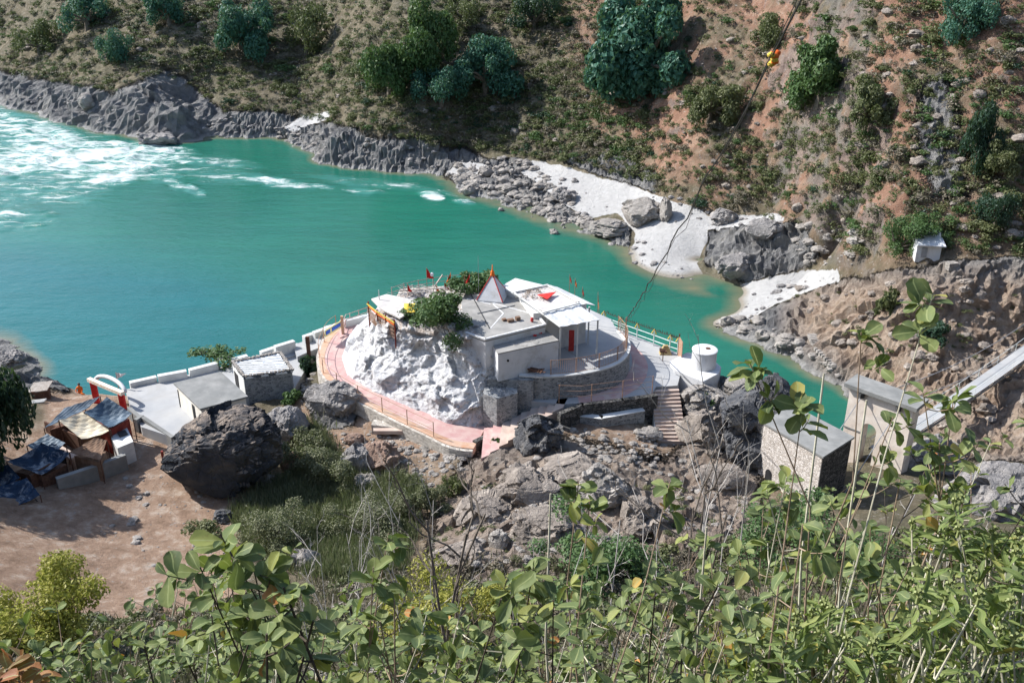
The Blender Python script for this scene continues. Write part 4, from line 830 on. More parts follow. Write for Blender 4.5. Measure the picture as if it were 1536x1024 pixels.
MB().beam(g0+Vector((0, 0, .8)), g1+Vector((0, 0, .8)), .05, 1.7).build('panel', M['rust'], t); MB().tube([g0, g0+Vector((0, 0, 1.9))], .06, 6).build('post', M['rwood'], t)
p = W(998, 530, 8); m = MB(); c4 = [Vector((p.x+dx, p.y+dy, 8)) for dx, dy in ((-.5, -.35), (.5, -.35), (.5, .35), (-.5, .35))]; c5 = [p+(q_-p)*.35+Vector((0, 0, .75)) for q_ in c4]
m.add(c4+c5, [(0, 1, 5, 4), (1, 2, 6, 5), (2, 3, 7, 6), (3, 0, 4, 7), (4, 5, 6, 7)]); m.build('anchor_block', gmat('brown_block', (.3, .22, .1), (.42, .34, .18), 2), label='stumpy yellowish concrete anchor block by the river fence', cat='block')
# water tank on its platform
p8 = [tuple(W(x, y, 8.3)[:2]) for x, y in ((1004, 542), (1030, 528), (1064, 533), (1082, 550), (1078, 560), (1055, 572), (1040, 566), (1012, 554))]
MB().prism(p8, 8.3, 6.6).build('tank_platform', M['white'], label='whitewashed concrete platform under the round water tank', cat='platform', bevel=.05)
t = thing('water_tank', 'round white water tank with dark hatch on its platform', 'tank', W(1055, 549, 8.3))
c = W(1055, 549, 8.3); MB().lathe(c, [(.97, 0), (.97, 1.38), (1.01, 1.40), (1.01, 1.5), (.9, 1.54)], 32).build('drum', M['white'], t, smooth=False)
MB().lathe(c+Vector((.25, .05, 1.545)), [(.2, 0), (.2, .03)], 12).build('hatch', M['rwood'], t)
m = MB(); a = W(994, 541, 8); m.prism([(a.x-.3, a.y-.25), (a.x+.3, a.y-.1), (a.x+.2, a.y+.3), (a.x-.3, a.y+.2)], [9.0, 8.7, 8.9, 9.1], 8.85); m.tube([(a.x, a.y, 8), (a.x, a.y, 8.9)], .04, 5); m.build('slab_table', M['rwood'], label='small tilted brown board on a post by the tank platform', cat='board')
# ------------------------------------------------------------------ shelter, bridge tower and footbridge
t = thing('masonry_hut', 'white speckled masonry hut with grey slab roof near the bridge', 'hut', W(1220, 745, 4.6))
q4 = px([(1143, 632), (1235, 685), (1282, 655), (1189, 607)], 9.0)
cx_ = sum(p[0] for p in q4)/4; cy_ = sum(p[1] for p in q4)/4; ins = [(cx_+(x-cx_)*.95, cy_+(y-cy_)*.95) for x, y in q4]
MB().prism(ins, 8.86, 3.6).build('wall', M['masonw'], t); MB().prism(q4, 9.0, 8.861).build('roof', M['conc'], t)
MB().prism([(ins[1][0]+(ins[2][0]-ins[1][0])*.04, ins[1][1]+(ins[2][1]-ins[1][1])*.04-.012), (ins[2][0], ins[2][1]-.012), (ins[2][0], ins[2][1]+.1), (ins[1][0], ins[1][1]+.1)], 8.8, 4.0).build('side_wall', M['masond'], t)  # unlit right face: its shade put into a darker masonry skin
d_ = (Vector(ins[1])-Vector(ins[0])).normalized(); nn = Vector((d_.y, -d_.x)); 
def arch(cpt, d2, n2, w, h, th, nseg=9):
    m = MB(); pr = [(-w/2, 0), (w/2, 0)]+[(w/2*math.cos(math.pi*k/nseg), h-w/2+w/2*math.sin(math.pi*k/nseg)) for k in range(nseg+1)]
    A_ = [Vector((cpt.x+d2.x*x, cpt.y+d2.y*x, cpt.z+z)) for x, z in pr]; B_ = [p+Vector((n2.x*th, n2.y*th, 0)) for p in A_]; k = len(pr)
    return m.add(A_+B_, [tuple(range(k-1, -1, -1)), tuple(range(k, 2*k))]+[(i, (i+1) % k, k+(i+1) % k, k+i) for i in range(k)])
ap = Vector((ins[0][0]+d_.x*(Vector(ins[1])-Vector(ins[0])).length*.19, ins[0][1]+d_.y*(Vector(ins[1])-Vector(ins[0])).length*.19, 4.35))
arch(ap-Vector((nn.x*.2, nn.y*.2, 0)), d_, nn, .62, 1.2, .21).build('arched_opening', M['dark'], t)
# tower with an arched passage
t = thing('bridge_tower', 'cream plastered bridge portal with arched passage and dark cap', 'tower', Vector((26.4, 62.3, 4.8)))
A0 = Vector((24.6, 63.9)); B0 = Vector((28.0, 60.6)); dd = (B0-A0).normalized(); n0 = Vector((-dd.y, dd.x)); LL = (B0-A0).length; ZB, ZT = 3.8, 10.2; aw, ah, ac = 1.15, 2.9, .40*LL
m = MB()
def pt(x, z, back): p = A0+dd*x+n0*(1.2 if back else 0); return Vector((p.x, p.y, z))
ns_ = 12; arc = [(ac+aw/2*math.cos(math.pi*k/ns_), 4.9+ah-aw/2+aw/2*math.sin(math.pi*k/ns_)) for k in range(ns_+1)]
inner = [(ac+aw/2, ZB)]+arc+[(ac-aw/2, ZB)]; outer = [(LL, ZB), (LL, 5.9)]+[(LL-(LL)*(k/(ns_-2)), ZT) for k in range(ns_-1)]+[(0, 5.9), (0, ZB)]
assert abs(len(inner)-len(outer)) <= 1, (len(inner), len(outer))
k_ = min(len(inner), len(outer)); outer = outer[:k_-1]+[outer[-1]]; inner = inner[:k_-1]+[inner[-1]]
vs = [pt(x, z, 0) for x, z in inner]+[pt(x, z, 0) for x, z in outer]+[pt(x, z, 1) for x, z in inner]+[pt(x, z, 1) for x, z in outer]
fs = []
for i in range(k_-1):
    fs += [(i, i+1, k_+i+1, k_+i), (2*k_+i, 3*k_+i, 3*k_+i+1, 2*k_+i+1), (i, 2*k_+i, 2*k_+i+1, i+1), (k_+i, k_+i+1, 3*k_+i+1, 3*k_+i)]
m.add(vs, fs); m.build('wall', gmat('cream_plaster', (.62, .53, .45), (.74, .67, .59), 1.0, .9, .4, .02, stain=(.35, .33, .31), sa=.7), t)
cp4 = [A0-dd*.35-n0*.35, B0+dd*.35-n0*.35, B0+dd*.35+n0*1.6, A0-dd*.35+n0*1.6]
MB().prism([(p.x, p.y) for p in cp4], 10.5, 10.2).build('cap', M['conc'], t)
for f in (.22, .80): p = A0+dd*(LL*f)-n0*.22; MB().box((p.x, p.y, 9.95), (.3, .3, .35)).build('cable_saddle', M['black'], t)
p = A0-n0*.03; MB().beam((p.x, p.y, 6.9), (p.x+dd.x*ac*.8, p.y+dd.y*ac*.8, 6.9), .05, .1).build('ledge_line', M['conc'], t)
t = thing('footbridge', 'long white suspension footbridge running up to the far cliff', 'bridge', Vector((27.2, 63.2, 5)))
a = Vector((27.0, 62.9, 5.4)); b = Vector((60.0, 91.5, 7.6)); nseg = 26; dv = (b-a); sid = Vector((-dv.y, dv.x, 0)).normalized()
cl = [a.lerp(b, i/nseg)+Vector((0, 0, -.9*math.sin(math.pi*i/nseg))) for i in range(nseg+1)]
m = MB(); m.grid([[p-sid*.62, p+sid*.62] for p in cl], .1); m.build('deck', M['pave'], t)
for s in (-1, 1):
    m = MB(); m.grid([[p+sid*.66*s+Vector((0, 0, -.12)), p+sid*.7*s+Vector((0, 0, -.12))] for p in cl], .22); m.build('girder', M['conc'], t)
    m = MB(); m.tube([p+sid*.66*s+Vector((0, 0, .7)) for p in cl], .02, 5)
    for p in cl[::2]: m.tube([p+sid*.66*s, p+sid*.66*s+Vector((0, 0, .72))], .018, 5)
    m.build('handrail', M['whitep'], t)
    tw = Vector((26.5, 62.3, 10.0))+sid*.9*s; m = MB(); ee = b+sid*.9*s+Vector((0, 0, 3))
    cc = [tw.lerp(ee, i/24)+Vector((0, 0, -4.6*4*(i/24)*(1-i/24)*.55)) for i in range(25)]; m.tube(cc, .03, 6); m.build('cable', M['greyp'], t)
    f = .22 if s > 0 else .80; p0 = A0+dd*(LL*f)-n0*.3; MB().tube([Vector((p0.x, p0.y, 9.8)), Vector((p0.x, p0.y, 9.8))-Vector((n0.x*7+1.5, n0.y*7+1.0, 6.0))], .035, 5).build('stay_cable', M['greyp'], t)
# hut on the far ledge
h = G(1393, 388); t = thing('white_hut', 'small white hut with sloping pale roof on the far ledge', 'hut', h)
MB().box((h.x, h.y+.9, h.z+.55), (2.2, 1.7, 1.9), -.12).build('wall', M['white'], t)
m = MB(); rp = [Vector((h.x+dx, h.y+dy, h.z+dz)) for dx, dy, dz in ((-1.35, -.2, 1.45), (1.2, -.5, 1.4), (1.35, 1.9, 2.15), (-1.2, 2.1, 2.15))]; m.grid([[rp[0], rp[1]], [rp[3], rp[2]]], .1); m.build('roof', M['tin'], t)
MB().box((h.x-.5, h.y+.03, h.z+.6), (.5, .06, 1.0), -.12).build('door', M['greyp'], t)
h = G(1428, 405); MB().box((h.x, h.y+.3, h.z+.3), (.9, .7, .7), .2).build('stone_block', M['rockl'], label='squared pale stone block on the rim of the ochre cliff', cat='block')
t = thing('rock_steps', 'worn stone steps cut up the far bank above the water', 'stairs', G(1240, 548))
for k in range(15):
    x_, y_ = (1218+k*1.1, 504+k*2.3) if k < 7 else (1228+(k-7)*3.6, 524+(k-7)*3.6); g_ = G(x_, y_); MB().box((g_.x, g_.y, g_.z+.08), (.95, .28, .3), .25).build('step', M['rockl'], t)
# overhead wire from the temple corner past the camera
a = WY(940, 494, 71.5); a = W(938, 500, 11.0); b = WD(1232, -50, 7.0); n_ = 40
def wire(nm, a, b, sag, r, lab, kink=.0):
    pts = [a.lerp(b, i/n_)+Vector((kink*math.sin(i*1.7), 0, -sag*4*(i/n_)*(1-i/n_)+kink*math.cos(i*2.3))) for i in range(n_+1)]
    MB().tube(pts, r, 5, r*.2).build(nm, M['black'], label=lab, cat='wire'); return pts
MB().tube([W(938, 508, 9.8), W(938, 508, 9.8)+Vector((0, 0, 1.9))], .05, 6).build('wire_post', M['rust'], label='rusty post on the court corner holding the overhead wire', cat='post')
a = W(938, 508, 9.8)+Vector((0, 0, 1.8))
wp_ = wire('overhead_wire', a, b, .25, .038, 'thick black wire running from the temple up over the viewer', .03); wire('overhead_wire', a+Vector((-.1, 0, -.3)), b+Vector((-.02, 0, .0)), .5, .016, 'thin second wire twisting just beside the thick black wire', .05)
fl = WD(1183, 37, 12.0)
best = min(wp_, key=lambda p: abs(proj(np.array(p.x), np.array(p.y), np.array(p.z))[1]-40)); t = thing('flower_garland', 'knot of yellow and orange flowers tied on the black wire', 'garland', best)
for k in range(9):
    c = best+Vector((rg.uniform(-.04, .05), rg.uniform(-.05, .05), rg.uniform(-.07, .05))); MB().lathe(c, [(.004, -.025), (.03, -.012), (.034, .008), (.015, .022), (.004, .026)], 8).build('flower', M['yellowc'] if k % 2 else M['saffron'], t, smooth=True)
# ------------------------------------------------------------------ left terrace
t = thing('river_terrace', 'wide pale concrete terrace between the huts and the river', 'terrace', W(300, 600, 6))
MB().prism([(p.x, p.y) for p in TERR], 6.0, 3.2).build('paving', M['pave'], t)
for i, (a, b, z) in enumerate((((238, 573), (281, 565), 6), ((285, 564), (327, 553), 6), ((347, 549), (372, 542), 6), ((392, 537), (412, 530), 6.1), ((413, 529), (442, 520), 6.5), ((456, 514), (470, 509), 6.9), ((471, 508), (487, 502), 7.2), ((488, 501), (508, 495), 7.6), ((512, 491), (551, 482), 8.0), ((196, 583), (236, 574), 5.8))):
    A_, B_ = W(*a, z), W(*b, z); nm = ['leftmost but one beside the gate corner', 'just left of the riverside tree', 'right of the riverside tree', 'behind the striped roof hut, lower', 'behind the striped roof hut, upper', 'first of the stepped row going up', 'second of the stepped row going up', 'third of the stepped row going up', 'topmost beside the pink landing', 'leftmost, bending towards the gate'][i]
    MB().wall([A_, B_], .45, .62, drop=1.2).build('parapet', M['whitec'], label='white parapet block '+nm, cat='parapet', group='white parapet blocks along the river')
t = thing('stepped_walkway', 'pale stepped walkway rising from the terrace to the pink landing', 'walkway', W(470, 520, 6))
for k, (pp, z) in enumerate((([(425, 538), (418, 524), (446, 514), (452, 530)], 6.15), ([(446, 535), (440, 520), (458, 510), (466, 526)], 6.5), ([(464, 527), (456, 511), (474, 503), (482, 520)], 6.9), ([(480, 520), (472, 505), (490, 498), (498, 512)], 7.3), ([(494, 512), (488, 499), (512, 490), (522, 500)], 7.7), ([(510, 506), (508, 490), (552, 478), (556, 486), (540, 498)], 8.02))):
    MB().prism([tuple(W(x, y, z)[:2]) for x, y in pp], z, 4.0).build('step', M['pave'] if k < 5 else M['pink'], t)
p = W(463, 527, 6.9); MB().beam((p.x, p.y, 6.2), (p.x, p.y, 8.3), .3, .25).build('brown_pillar', M['rwood'], label='short brown pillar at the edge of the stepped walkway', cat='pillar')
railing('railing', [W(329, 552, 6), W(345, 549, 6)], .9, .9, M['greyp'], 'short grey railing in the parapet gap by the tree', rails=(1, .66, .33))
# concrete hut
t = thing('concrete_hut', 'low hut with plain grey slab roof and cream wall', 'hut', W(300, 625, 6)); q4 = px([(260, 574), (300, 613), (372, 594), (331, 557)], 8.0)
cx_ = sum(p[0] for p in q4)/4; cy_ = sum(p[1] for p in q4)/4; ins = [(cx_+(x-cx_)*.93, cy_+(y-cy_)*.93) for x, y in q4]
MB().prism(ins, 7.85, 5.6).build('wall', gmat('cream_wall', (.66, .62, .54), (.76, .73, .66), 1.2, stain=(.45, .40, .34), sa=.5), t); MB().prism(q4, 8.0, 7.851).build('roof', M['conc'], t)
for f, w in ((.03, .12), (.62, .45)):
    a, b = Vector(ins[0]), Vector(ins[1]); d_ = (b-a).normalized(); nn = Vector((d_.y, -d_.x)); nn = nn if nn.x < 0 else -nn; c = a+(b-a)*f
    MB().prism([tuple(c), tuple(c+d_*w), tuple(c+d_*w+nn*.04), tuple(c+nn*.04)], 7.5, 6.01).build('doorway', M['dark'], t)
# stone hut with striped roof
t = thing('stone_hut', 'dark stone hut with white streaked roof behind the concrete hut', 'hut', W(400, 588, 6)); q4 = px([(349, 543), (366, 565), (438, 555), (420, 529)], 7.9)
MB().prism(q4, 7.7, 5.4).build('wall', M['mason'], t); rfh = MB().prism([((x-cx2)*1.03+cx2, (y-cy2)*1.03+cy2) for cx2, cy2 in [(sum(p[0] for p in q4)/4, sum(p[1] for p in q4)/4)] for x, y in q4], 7.9, 7.701).build('roof', M['stripe'], t)
a, b = Vector(q4[0]), Vector(q4[1]); d_ = (b-a).normalized(); nn = Vector((d_.y, -d_.x)); nn = nn if nn.x < 0 else -nn; e = (b-a).length
MB().prism([tuple(a+nn*.003), tuple(b+nn*.003), tuple(b+nn*.05), tuple(a+nn*.05)], 7.695, 5.5).build('sunlit_side', M['whitec'], t)  # pale skin puts the sunlight on this left side into colour
MB().prism([tuple(a+d_*e*.1+nn*.06), tuple(a+d_*e*.45+nn*.06), tuple(a+d_*e*.45+nn*.08), tuple(a+d_*e*.1+nn*.08)], 7.3, 6.01).build('doorway', M['dark'], t)
m = MB()
for k in range(46):
    f = k/46; u_ = f*4; s0 = int(u_) % 4; p = Vector(q4[s0]).lerp(Vector(q4[(s0+1) % 4]), u_-int(u_)); m.box((p.x, p.y, 7.97), (.28*rg.uniform(.7, 1.2), .22, .14), rg.uniform(0, 3))
m.build('edge_stones', M['rockl'], rfh)
# gateway arch with red curtains
t = thing('gateway', 'white hooped gateway with cream beam and red pillars', 'gate', W(165, 603, 6)); a, b = W(144, 596, 5.8), W(186, 614, 5.8)
for p in (a, b): MB().beam((p.x, p.y, 5.2), (p.x, p.y, 7.2), .42, .3).build('pillar', M['redc'], t)
d_ = (b-a).normalized(); MB().beam(a-d_*.5+Vector((0, 0, 1.5)), b+d_*.25+Vector((0, 0, 1.5)), .34, .28).build('beam', gmat('cream_beam', (.62, .5, .38), (.8, .72, .62), 3), t)
up = Vector((.15, .9, .42)); m = MB(); m.tube([a.lerp(b, .5)+d_*((b-a).length*.52)*math.cos(math.pi*k/12)*-1+Vector((.1, .45, 1.3))+Vector((0, .35, .55))*math.sin(math.pi*k/12) for k in range(13)], .17, 8); m.build('hoop', M['white'], t, smooth=True)
t = flag(178, 582, 6.0, 1.45, ((.62, 0, -.05), 0, .42), 'whitecl', 'pale rectangular flag on a thin pole by the river corner', name='white_flag', group=None)
# tarpaulin shelters
def tarp(nm, corners, mat, label, sag, poles=True, n=10, wm=None):
    P = [W(x, y, z) for x, y, z in corners]; t = thing(nm, label, 'tarpaulin', P[0]-Vector((0, 0, 1.5))); rows = []
    for i in range(n+1):
        l, r = P[0].lerp(P[3], i/n), P[1].lerp(P[2], i/n); rows.append([l.lerp(r, j/n)+Vector((0, 0, -sag*math.sin(math.pi*i/n)*math.sin(math.pi*j/n)*1.4-sag*.5*math.sin(math.pi*j/n)+.03*math.sin(i*2.1+j*1.3))) for j in range(n+1)])
    MB().grid(rows, .025).build('sheet', M[mat], t, smooth=False)
    if wm:
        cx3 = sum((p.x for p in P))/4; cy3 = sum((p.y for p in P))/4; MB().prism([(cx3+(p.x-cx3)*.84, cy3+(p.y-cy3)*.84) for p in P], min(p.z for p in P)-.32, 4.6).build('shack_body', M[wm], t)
    if poles:
        for p in P: MB().tube([(p.x, p.y, 4.8), p], .04, 5).build('pole', M['rwood'], t)
    return t
tarp('tarp_shelter', [(126, 618, 8.2), (160, 595, 8.6), (198, 620, 7.6), (163, 641, 7.5)], 'greyt', 'slate blue tarpaulin sagging over a stall by the gateway', .28, wm='maroon')
tarp('tarp_shelter', [(88, 630, 8.1), (124, 617, 8.2), (166, 645, 7.2), (122, 658, 7.2)], 'creamt', 'cream tarpaulin roof in front of the slate blue one', .22)
tarp('tarp_shelter', [(66, 642, 7.2), (96, 612, 7.8), (150, 594, 8.2), (128, 614, 7.7)], 'greyt', 'narrow dark blue tarpaulin strip behind the cream roof', .1, wm='rwood')
tarp('tarp_shelter', [(10, 692, 7.3), (62, 664, 7.6), (104, 680, 7.2), (62, 712, 6.7)], 'bluet', 'deep blue tarpaulin with white blotches at the lower left', .3, wm='rwood')
tarp('tarp_shelter', [(104, 678, 6.9), (142, 656, 7.6), (160, 660, 7.4), (150, 690, 6.9)], 'brick', 'brown plank lean-to roof right of the deep blue tarpaulin', .03, wm='brick')
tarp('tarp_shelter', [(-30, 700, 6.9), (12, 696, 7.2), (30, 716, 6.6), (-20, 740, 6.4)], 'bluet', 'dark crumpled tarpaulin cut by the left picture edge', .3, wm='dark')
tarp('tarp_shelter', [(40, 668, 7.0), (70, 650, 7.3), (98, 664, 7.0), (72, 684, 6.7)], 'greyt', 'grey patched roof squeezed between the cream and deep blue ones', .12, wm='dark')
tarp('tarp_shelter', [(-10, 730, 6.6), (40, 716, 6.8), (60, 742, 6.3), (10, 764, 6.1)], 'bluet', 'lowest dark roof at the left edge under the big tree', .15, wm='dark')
t = thing('stall', 'dim open stall with brown walls under the cream tarpaulin', 'stall', W(110, 670, 5.2))
MB().wall([W(72, 654, 5.4), W(122, 676, 5.4)], .12, 1.3).build('front_wall', M['rwood'], t); MB().wall([W(122, 676, 5.4), W(162, 668, 5.4)], .12, 1.2).build('side_wall', M['brick'], t); MB().beam(W(74, 664, 6.1), W(112, 686, 6.1), .6, .1).build('counter', M['beige'], t)
t = thing('concrete_bin', 'squared pale concrete box beside the slate blue tarpaulin', 'box', W(185, 670, 5.2))
q4 = px([(160, 646), (176, 672), (200, 662), (190, 640)], 6.6); MB().prism(q4, 6.6, 4.8).build('body', M['whitec'], t); MB().prism(px([(176, 650), (180, 656), (192, 652), (188, 646)], 6.6), 6.72, 6.601).build('dark_bundle', M['black'], t)
MB().wall([W(206, 646, 5.4), W(215, 640, 5.4), W(262, 672, 5.0)], .3, 1.0, drop=.6).build('kerb_wall', M['conc'], label='low concrete kerb wall along the near edge of the terrace', cat='wall')
MB().wall([W(196, 625, 5.4), W(214, 642, 5.3)], .3, .9).build('kerb_wall', M['conc'], label='short concrete stub wall left of the kerb wall', cat='wall')
MB().wall([W(90, 742, 4.8), W(150, 722, 4.8), W(192, 705, 4.8)], .4, 1.4, drop=.6).build('yard_wall', M['conc'], label='grey block wall between the blue tarpaulin and the dirt yard', cat='wall')
MB().wall([W(52, 744, 5.0), W(88, 722, 5.0)], .15, 1.7).build('plank_wall', M['rwood'], label='reddish brown plank wall under the deep blue tarpaulin', cat='wall')
MB().box(tuple(G(247, 700)+Vector((0, 0, .6))), (.16, .16, 1.5)).build('red_post', M['maroon'], label='dark red post beside the big dark boulder', cat='post')
h = G(62, 596); t = thing('plank_hut', 'little shack with pale board roof at the river edge far left', 'shack', h)
MB().box((h.x, h.y+.1, h.z+.3), (1.3, .8, .9), .3).build('wall', M['rwood'], t); MB().grid([[Vector((h.x-.8, h.y-.5, h.z+.7)), Vector((h.x+.7, h.y-.2, h.z+.8))], [Vector((h.x-.6, h.y+.5, h.z+1.1)), Vector((h.x+.85, h.y+.75, h.z+1.15))]], .08).build('roof', M['wood'], t)
for k in range(3): MB().box((h.x+.2, h.y-.9-.2*k, h.z+.25), (1.2, .08, .1), .3).build('slat', M['whitec'], t)
# seated figure far off by the river, draped in saffron
h = G(121, 590); t = thing('person', 'small seated person in saffron clothes beside the river far left', 'person', h)
bm_v = [(0, 0, .08), (0, 0, .3), (0, .02, .55), (0, 0, .72), (.22, -.22, .12), (.5, -.3, .08), (-.22, -.22, .12), (-.05, -.55, .1), (.2, 0, .62), (.28, -.12, .4), (.2, -.3, .26), (-.2, 0, .62), (-.28, -.12, .4), (-.2, -.3, .26), (0, -.01, .86)]
bm_e = [(0, 1), (1, 2), (2, 3), (0, 4), (4, 5), (0, 6), (6, 7), (2, 8), (8, 9), (9, 10), (2, 11), (11, 12), (12, 13), (3, 14)]
rad = [.17, .16, .17, .06, .09, .06, .09, .06, .07, .05, .035, .07, .05, .035, .11]
me = bpy.data.meshes.new('body'); me.from_pydata(bm_v, bm_e, []); me.materials.append(M['saffron']); o = link('body', me, None, t)
md = o.modifiers.new('skin', 'SKIN')
for i, r_ in enumerate(rad): me.skin_vertices[0].data[i].radius = (r_, r_)
o.modifiers.new('sub', 'SUBSURF').levels = 1
MB().lathe(h+Vector((0, .01, .86)), [(.06, -.02), (.12, .02), (.115, .1), (.05, .15)], 12).build('hair', M['black'], t, smooth=True)
# ------------------------------------------------------------------ boulders
def ico(n):
    import bmesh
    bm = bmesh.new(); bmesh.ops.create_icosphere(bm, subdivisions=n, radius=1); V = np.array([v.co[:] for v in bm.verts]); F = np.array([[v.index for v in f.verts] for f in bm.faces]); bm.free(); return V, F
ICO = {n: ico(n) for n in (3, 4, 5, 6)}
def rockV(n, seed, blocky=1.0, cut=.8):
    V, F = ICO[n]; s = seed*13; x, y, z = (V*1.15+seed*3.1).T
    r = 1+.34*blocky*facet(x, y, z, s, 1.7)+.16*blocky*facet(x*2.4, y*2.4, z*2.4, s+7, 1.6)+.05*fbm(x*4, y*4, z*4, o=4, s=s+9)
    if n > 4: r = r+.05*facet(x*6, y*6, z*6, s+8, 1.5)
    V2 = V*r[:, None]; rg_ = np.random.default_rng(seed)
    for _ in range(5):
        nn_ = rg_.normal(size=3); nn_ /= np.linalg.norm(nn_); d = V2@nn_; V2 = V2-np.outer(np.maximum(d-cut, 0)*.8, nn_)
    return V2, F
def boulder(px_, py_, w, h, mat, label, seed, n=5, dy=None, z=None, blocky=1, group=None, cat='boulder', sink=.25, yaw=0, world=None, tilt=0):
    g_ = world or (G(px_, py_) if z is None else W(px_, py_, z)); D = (g_-Vector((0, 0, CAMH))).length; sx = w/2*D/FPX/1.12; sz = h/2*D/FPX/1.05; sy = (sx+sz)/2 if dy is None else dy
    V, F = rockV(n, seed, blocky); c, s = math.cos(yaw), math.sin(yaw); V = V@np.array([[c, s, 0], [-s, c, 0], [0, 0, 1]])
    V = V*np.array([sx, sy, sz]); V[:, 2] += tilt*V[:, 0]; me = npmesh('boulder', V, F); o = link('boulder', me, M[mat], loc=(g_.x, g_.y, g_.z+sz*(1-sink*2)))
    return tag(o, label, cat, group)
boulder(344, 720, 192, 134, 'rockb', 'huge boulder coloured with shaded sides and sunlit top beside the concrete hut', 8, 6, dy=3.2, z=4.8, blocky=.55, sink=.12, tilt=.22)
boulder(434, 655, 66, 64, 'rockg', 'leaning grey rock wedge right of the huge boulder', 12, 5, dy=1.5, z=5.2, blocky=.6, sink=.2)
boulder(505, 612, 90, 60, 'rockg', 'ribbed grey rock below the bend of the pink path', 21, 5, dy=1.6, blocky=.8, z=6.0, sink=.2)
boulder(436, 702, 30, 34, 'rockr', 'rounded orange brown boulder right of the huge boulder', 5, 4, blocky=.5)
boulder(395, 726, 40, 22, 'rockl', 'pale flat stone in the shade of the huge boulder', 6, 4)
boulder(532, 662, 34, 18, 'rockr', 'reddish brown stone below the rubble path', 7, 4, blocky=.6)
boulder(538, 700, 56, 50, 'rockg', 'smooth grey blue rock above the green scrub', 8, 5)
boulder(570, 695, 60, 46, 'rockr', 'rust red fractured rock right of the smooth grey one', 9, 5)
boulder(552, 727, 44, 24, 'rockl', 'pale lichened stone at the top of the green scrub', 10, 4)
boulder(458, 850, 40, 42, 'rockl', 'pale upright stone at the foot of the green scrub', 11, 4)
boulder(335, 778, 34, 22, 'rockd', 'dark stone at the left edge of the green scrub', 14, 4)
boulder(806, 668, 82, 64, 'rockd', 'dark jagged boulder standing below the beige steps', 15, 6, z=7.0, blocky=1.1, sink=.15)
boulder(690, 845, 90, 60, 'rockt', 'broad grey rock at the bottom of the central outcrop', 16, 5, sink=.40)
boulder(748, 818, 34, 36, 'rockl', 'small pale block on the lower central outcrop', 17, 4)
boulder(985, 636, 60, 30, 'rockl', 'pale tilted slab left of the grey concrete steps', 18, 5)
boulder(972, 655, 44, 22, 'rockl', 'pale wedge stone under the tilted slab', 19, 4)
boulder(860, 720, 120, 60, 'rockt', 'long grey ledge rock in the middle of the outcrop', 22, 6, blocky=1.2, sink=.40)
boulder(905, 742, 90, 70, 'rockl', 'pale crumbling ledge right of the long grey ledge rock', 23, 6, blocky=1.2, sink=.40)
boulder(790, 740, 110, 70, 'rockt', 'grey ledge rock below the dark jagged boulder', 24, 6, blocky=1.2, sink=.40)
boulder(730, 780, 110, 60, 'rockt', 'brown pink ledge at the left of the central outcrop', 25, 6, blocky=1.2, sink=.40)
boulder(820, 800, 120, 66, 'rockt', 'grey striped ledge low in the central outcrop', 26, 6, blocky=1.2, sink=.40)
boulder(960, 780, 80, 60, 'rockt', 'grey shadowed block behind the bare twigs', 27, 5, blocky=1.2, sink=.40)
boulder(1122, 668, 108, 104, 'rockd', 'big dark broken rock mass below the water tank', 28, 6, z=5.4, dy=2.6, blocky=1.3, sink=.12)
boulder(1160, 620, 60, 70, 'rockd', 'dark pointed rock at the water right of the tank', 29, 6, z=3.4, blocky=1.3, sink=.2)
boulder(1110, 590, 60, 40, 'rockl', 'brown lichened rock directly right of the tank platform', 30, 5, z=6.9, blocky=1, sink=.3)
boulder(1050, 612, 80, 50, 'rockl', 'pale craggy rock under the tank platform', 31, 6, z=6.2, blocky=1.2, sink=.2)
boulder(1060, 655, 80, 60, 'rockt', 'grey slabby rock beside the grey concrete steps', 32, 6, blocky=1.2, sink=.40)
boulder(1080, 720, 80, 40, 'rockt', 'grey rock patch left of the speckled hut', 33, 5, blocky=1.2, sink=.40)
boulder(1480, 760, 120, 90, 'rockg', 'grey rock showing behind the right hand leaves', 34, 5)
boulder(1400, 700, 90, 60, 'rockg', 'grey rock below the footbridge end', 35, 5)
boulder(962, 328, 66, 42, 'rockl', 'large brown boulder standing on the white sand', 36, 5, blocky=.8)
boulder(998, 326, 22, 38, 'rockl', 'upright narrow boulder beside the large one on the sand', 37, 4)
boulder(915, 346, 70, 26, 'rockl', 'low pale rock shelf at the water edge of the sand', 38, 5)
boulder(831, 350, 16, 11, 'rockl', 'single white rock standing in the river', 39, 3, z=0, sink=.3)
boulder(751, 316, 10, 7, 'rockl', 'tiny pale rock in the water left of the white one', 40, 3, z=0, sink=.3)
for k, (x, y, w, h) in enumerate(((806, 318, 22, 10), (818, 316, 14, 9), (836, 322, 9, 6), (700, 268, 22, 12), (703, 290, 24, 18), (728, 262, 26, 18), (760, 285, 24, 12), (688, 250, 18, 9), (845, 300, 40, 22), (1100, 408, 56, 40), (1085, 330, 40, 24), (1150, 350, 60, 30))):
    boulder(x, y, w, h, 'rockl' if k < 8 else 'rockg', ['flat grey', 'cracked', 'low', 'angular', 'stubby', 'dark topped', 'long', 'small', 'broken', 'dark bulging', 'pointed', 'ridged'][k]+' rock '+['in the shallows left of a pale pair', 'in the shallows beside the flat grey one', 'at the right end of the shallows', 'on the small sand patch', 'at the waterline below the small sand patch', 'behind the stubby waterline rock', 'on the rubble bank', 'far left on the sand patch', 'half buried in the main sand bank', 'beside the little pool', 'at the top edge of the sand by the red slope', 'above the right sand bank'][k], 50+k, 4 if w < 30 else 5, cat='rock')
boulder(238, 214, 52, 22, 'rockg', 'low rock spit poking into the rapids', 71, 5, blocky=1.1)
boulder(130, 160, 24, 26, 'rockl', 'smooth pale slab on the far left shore', 72, 4, blocky=.4)
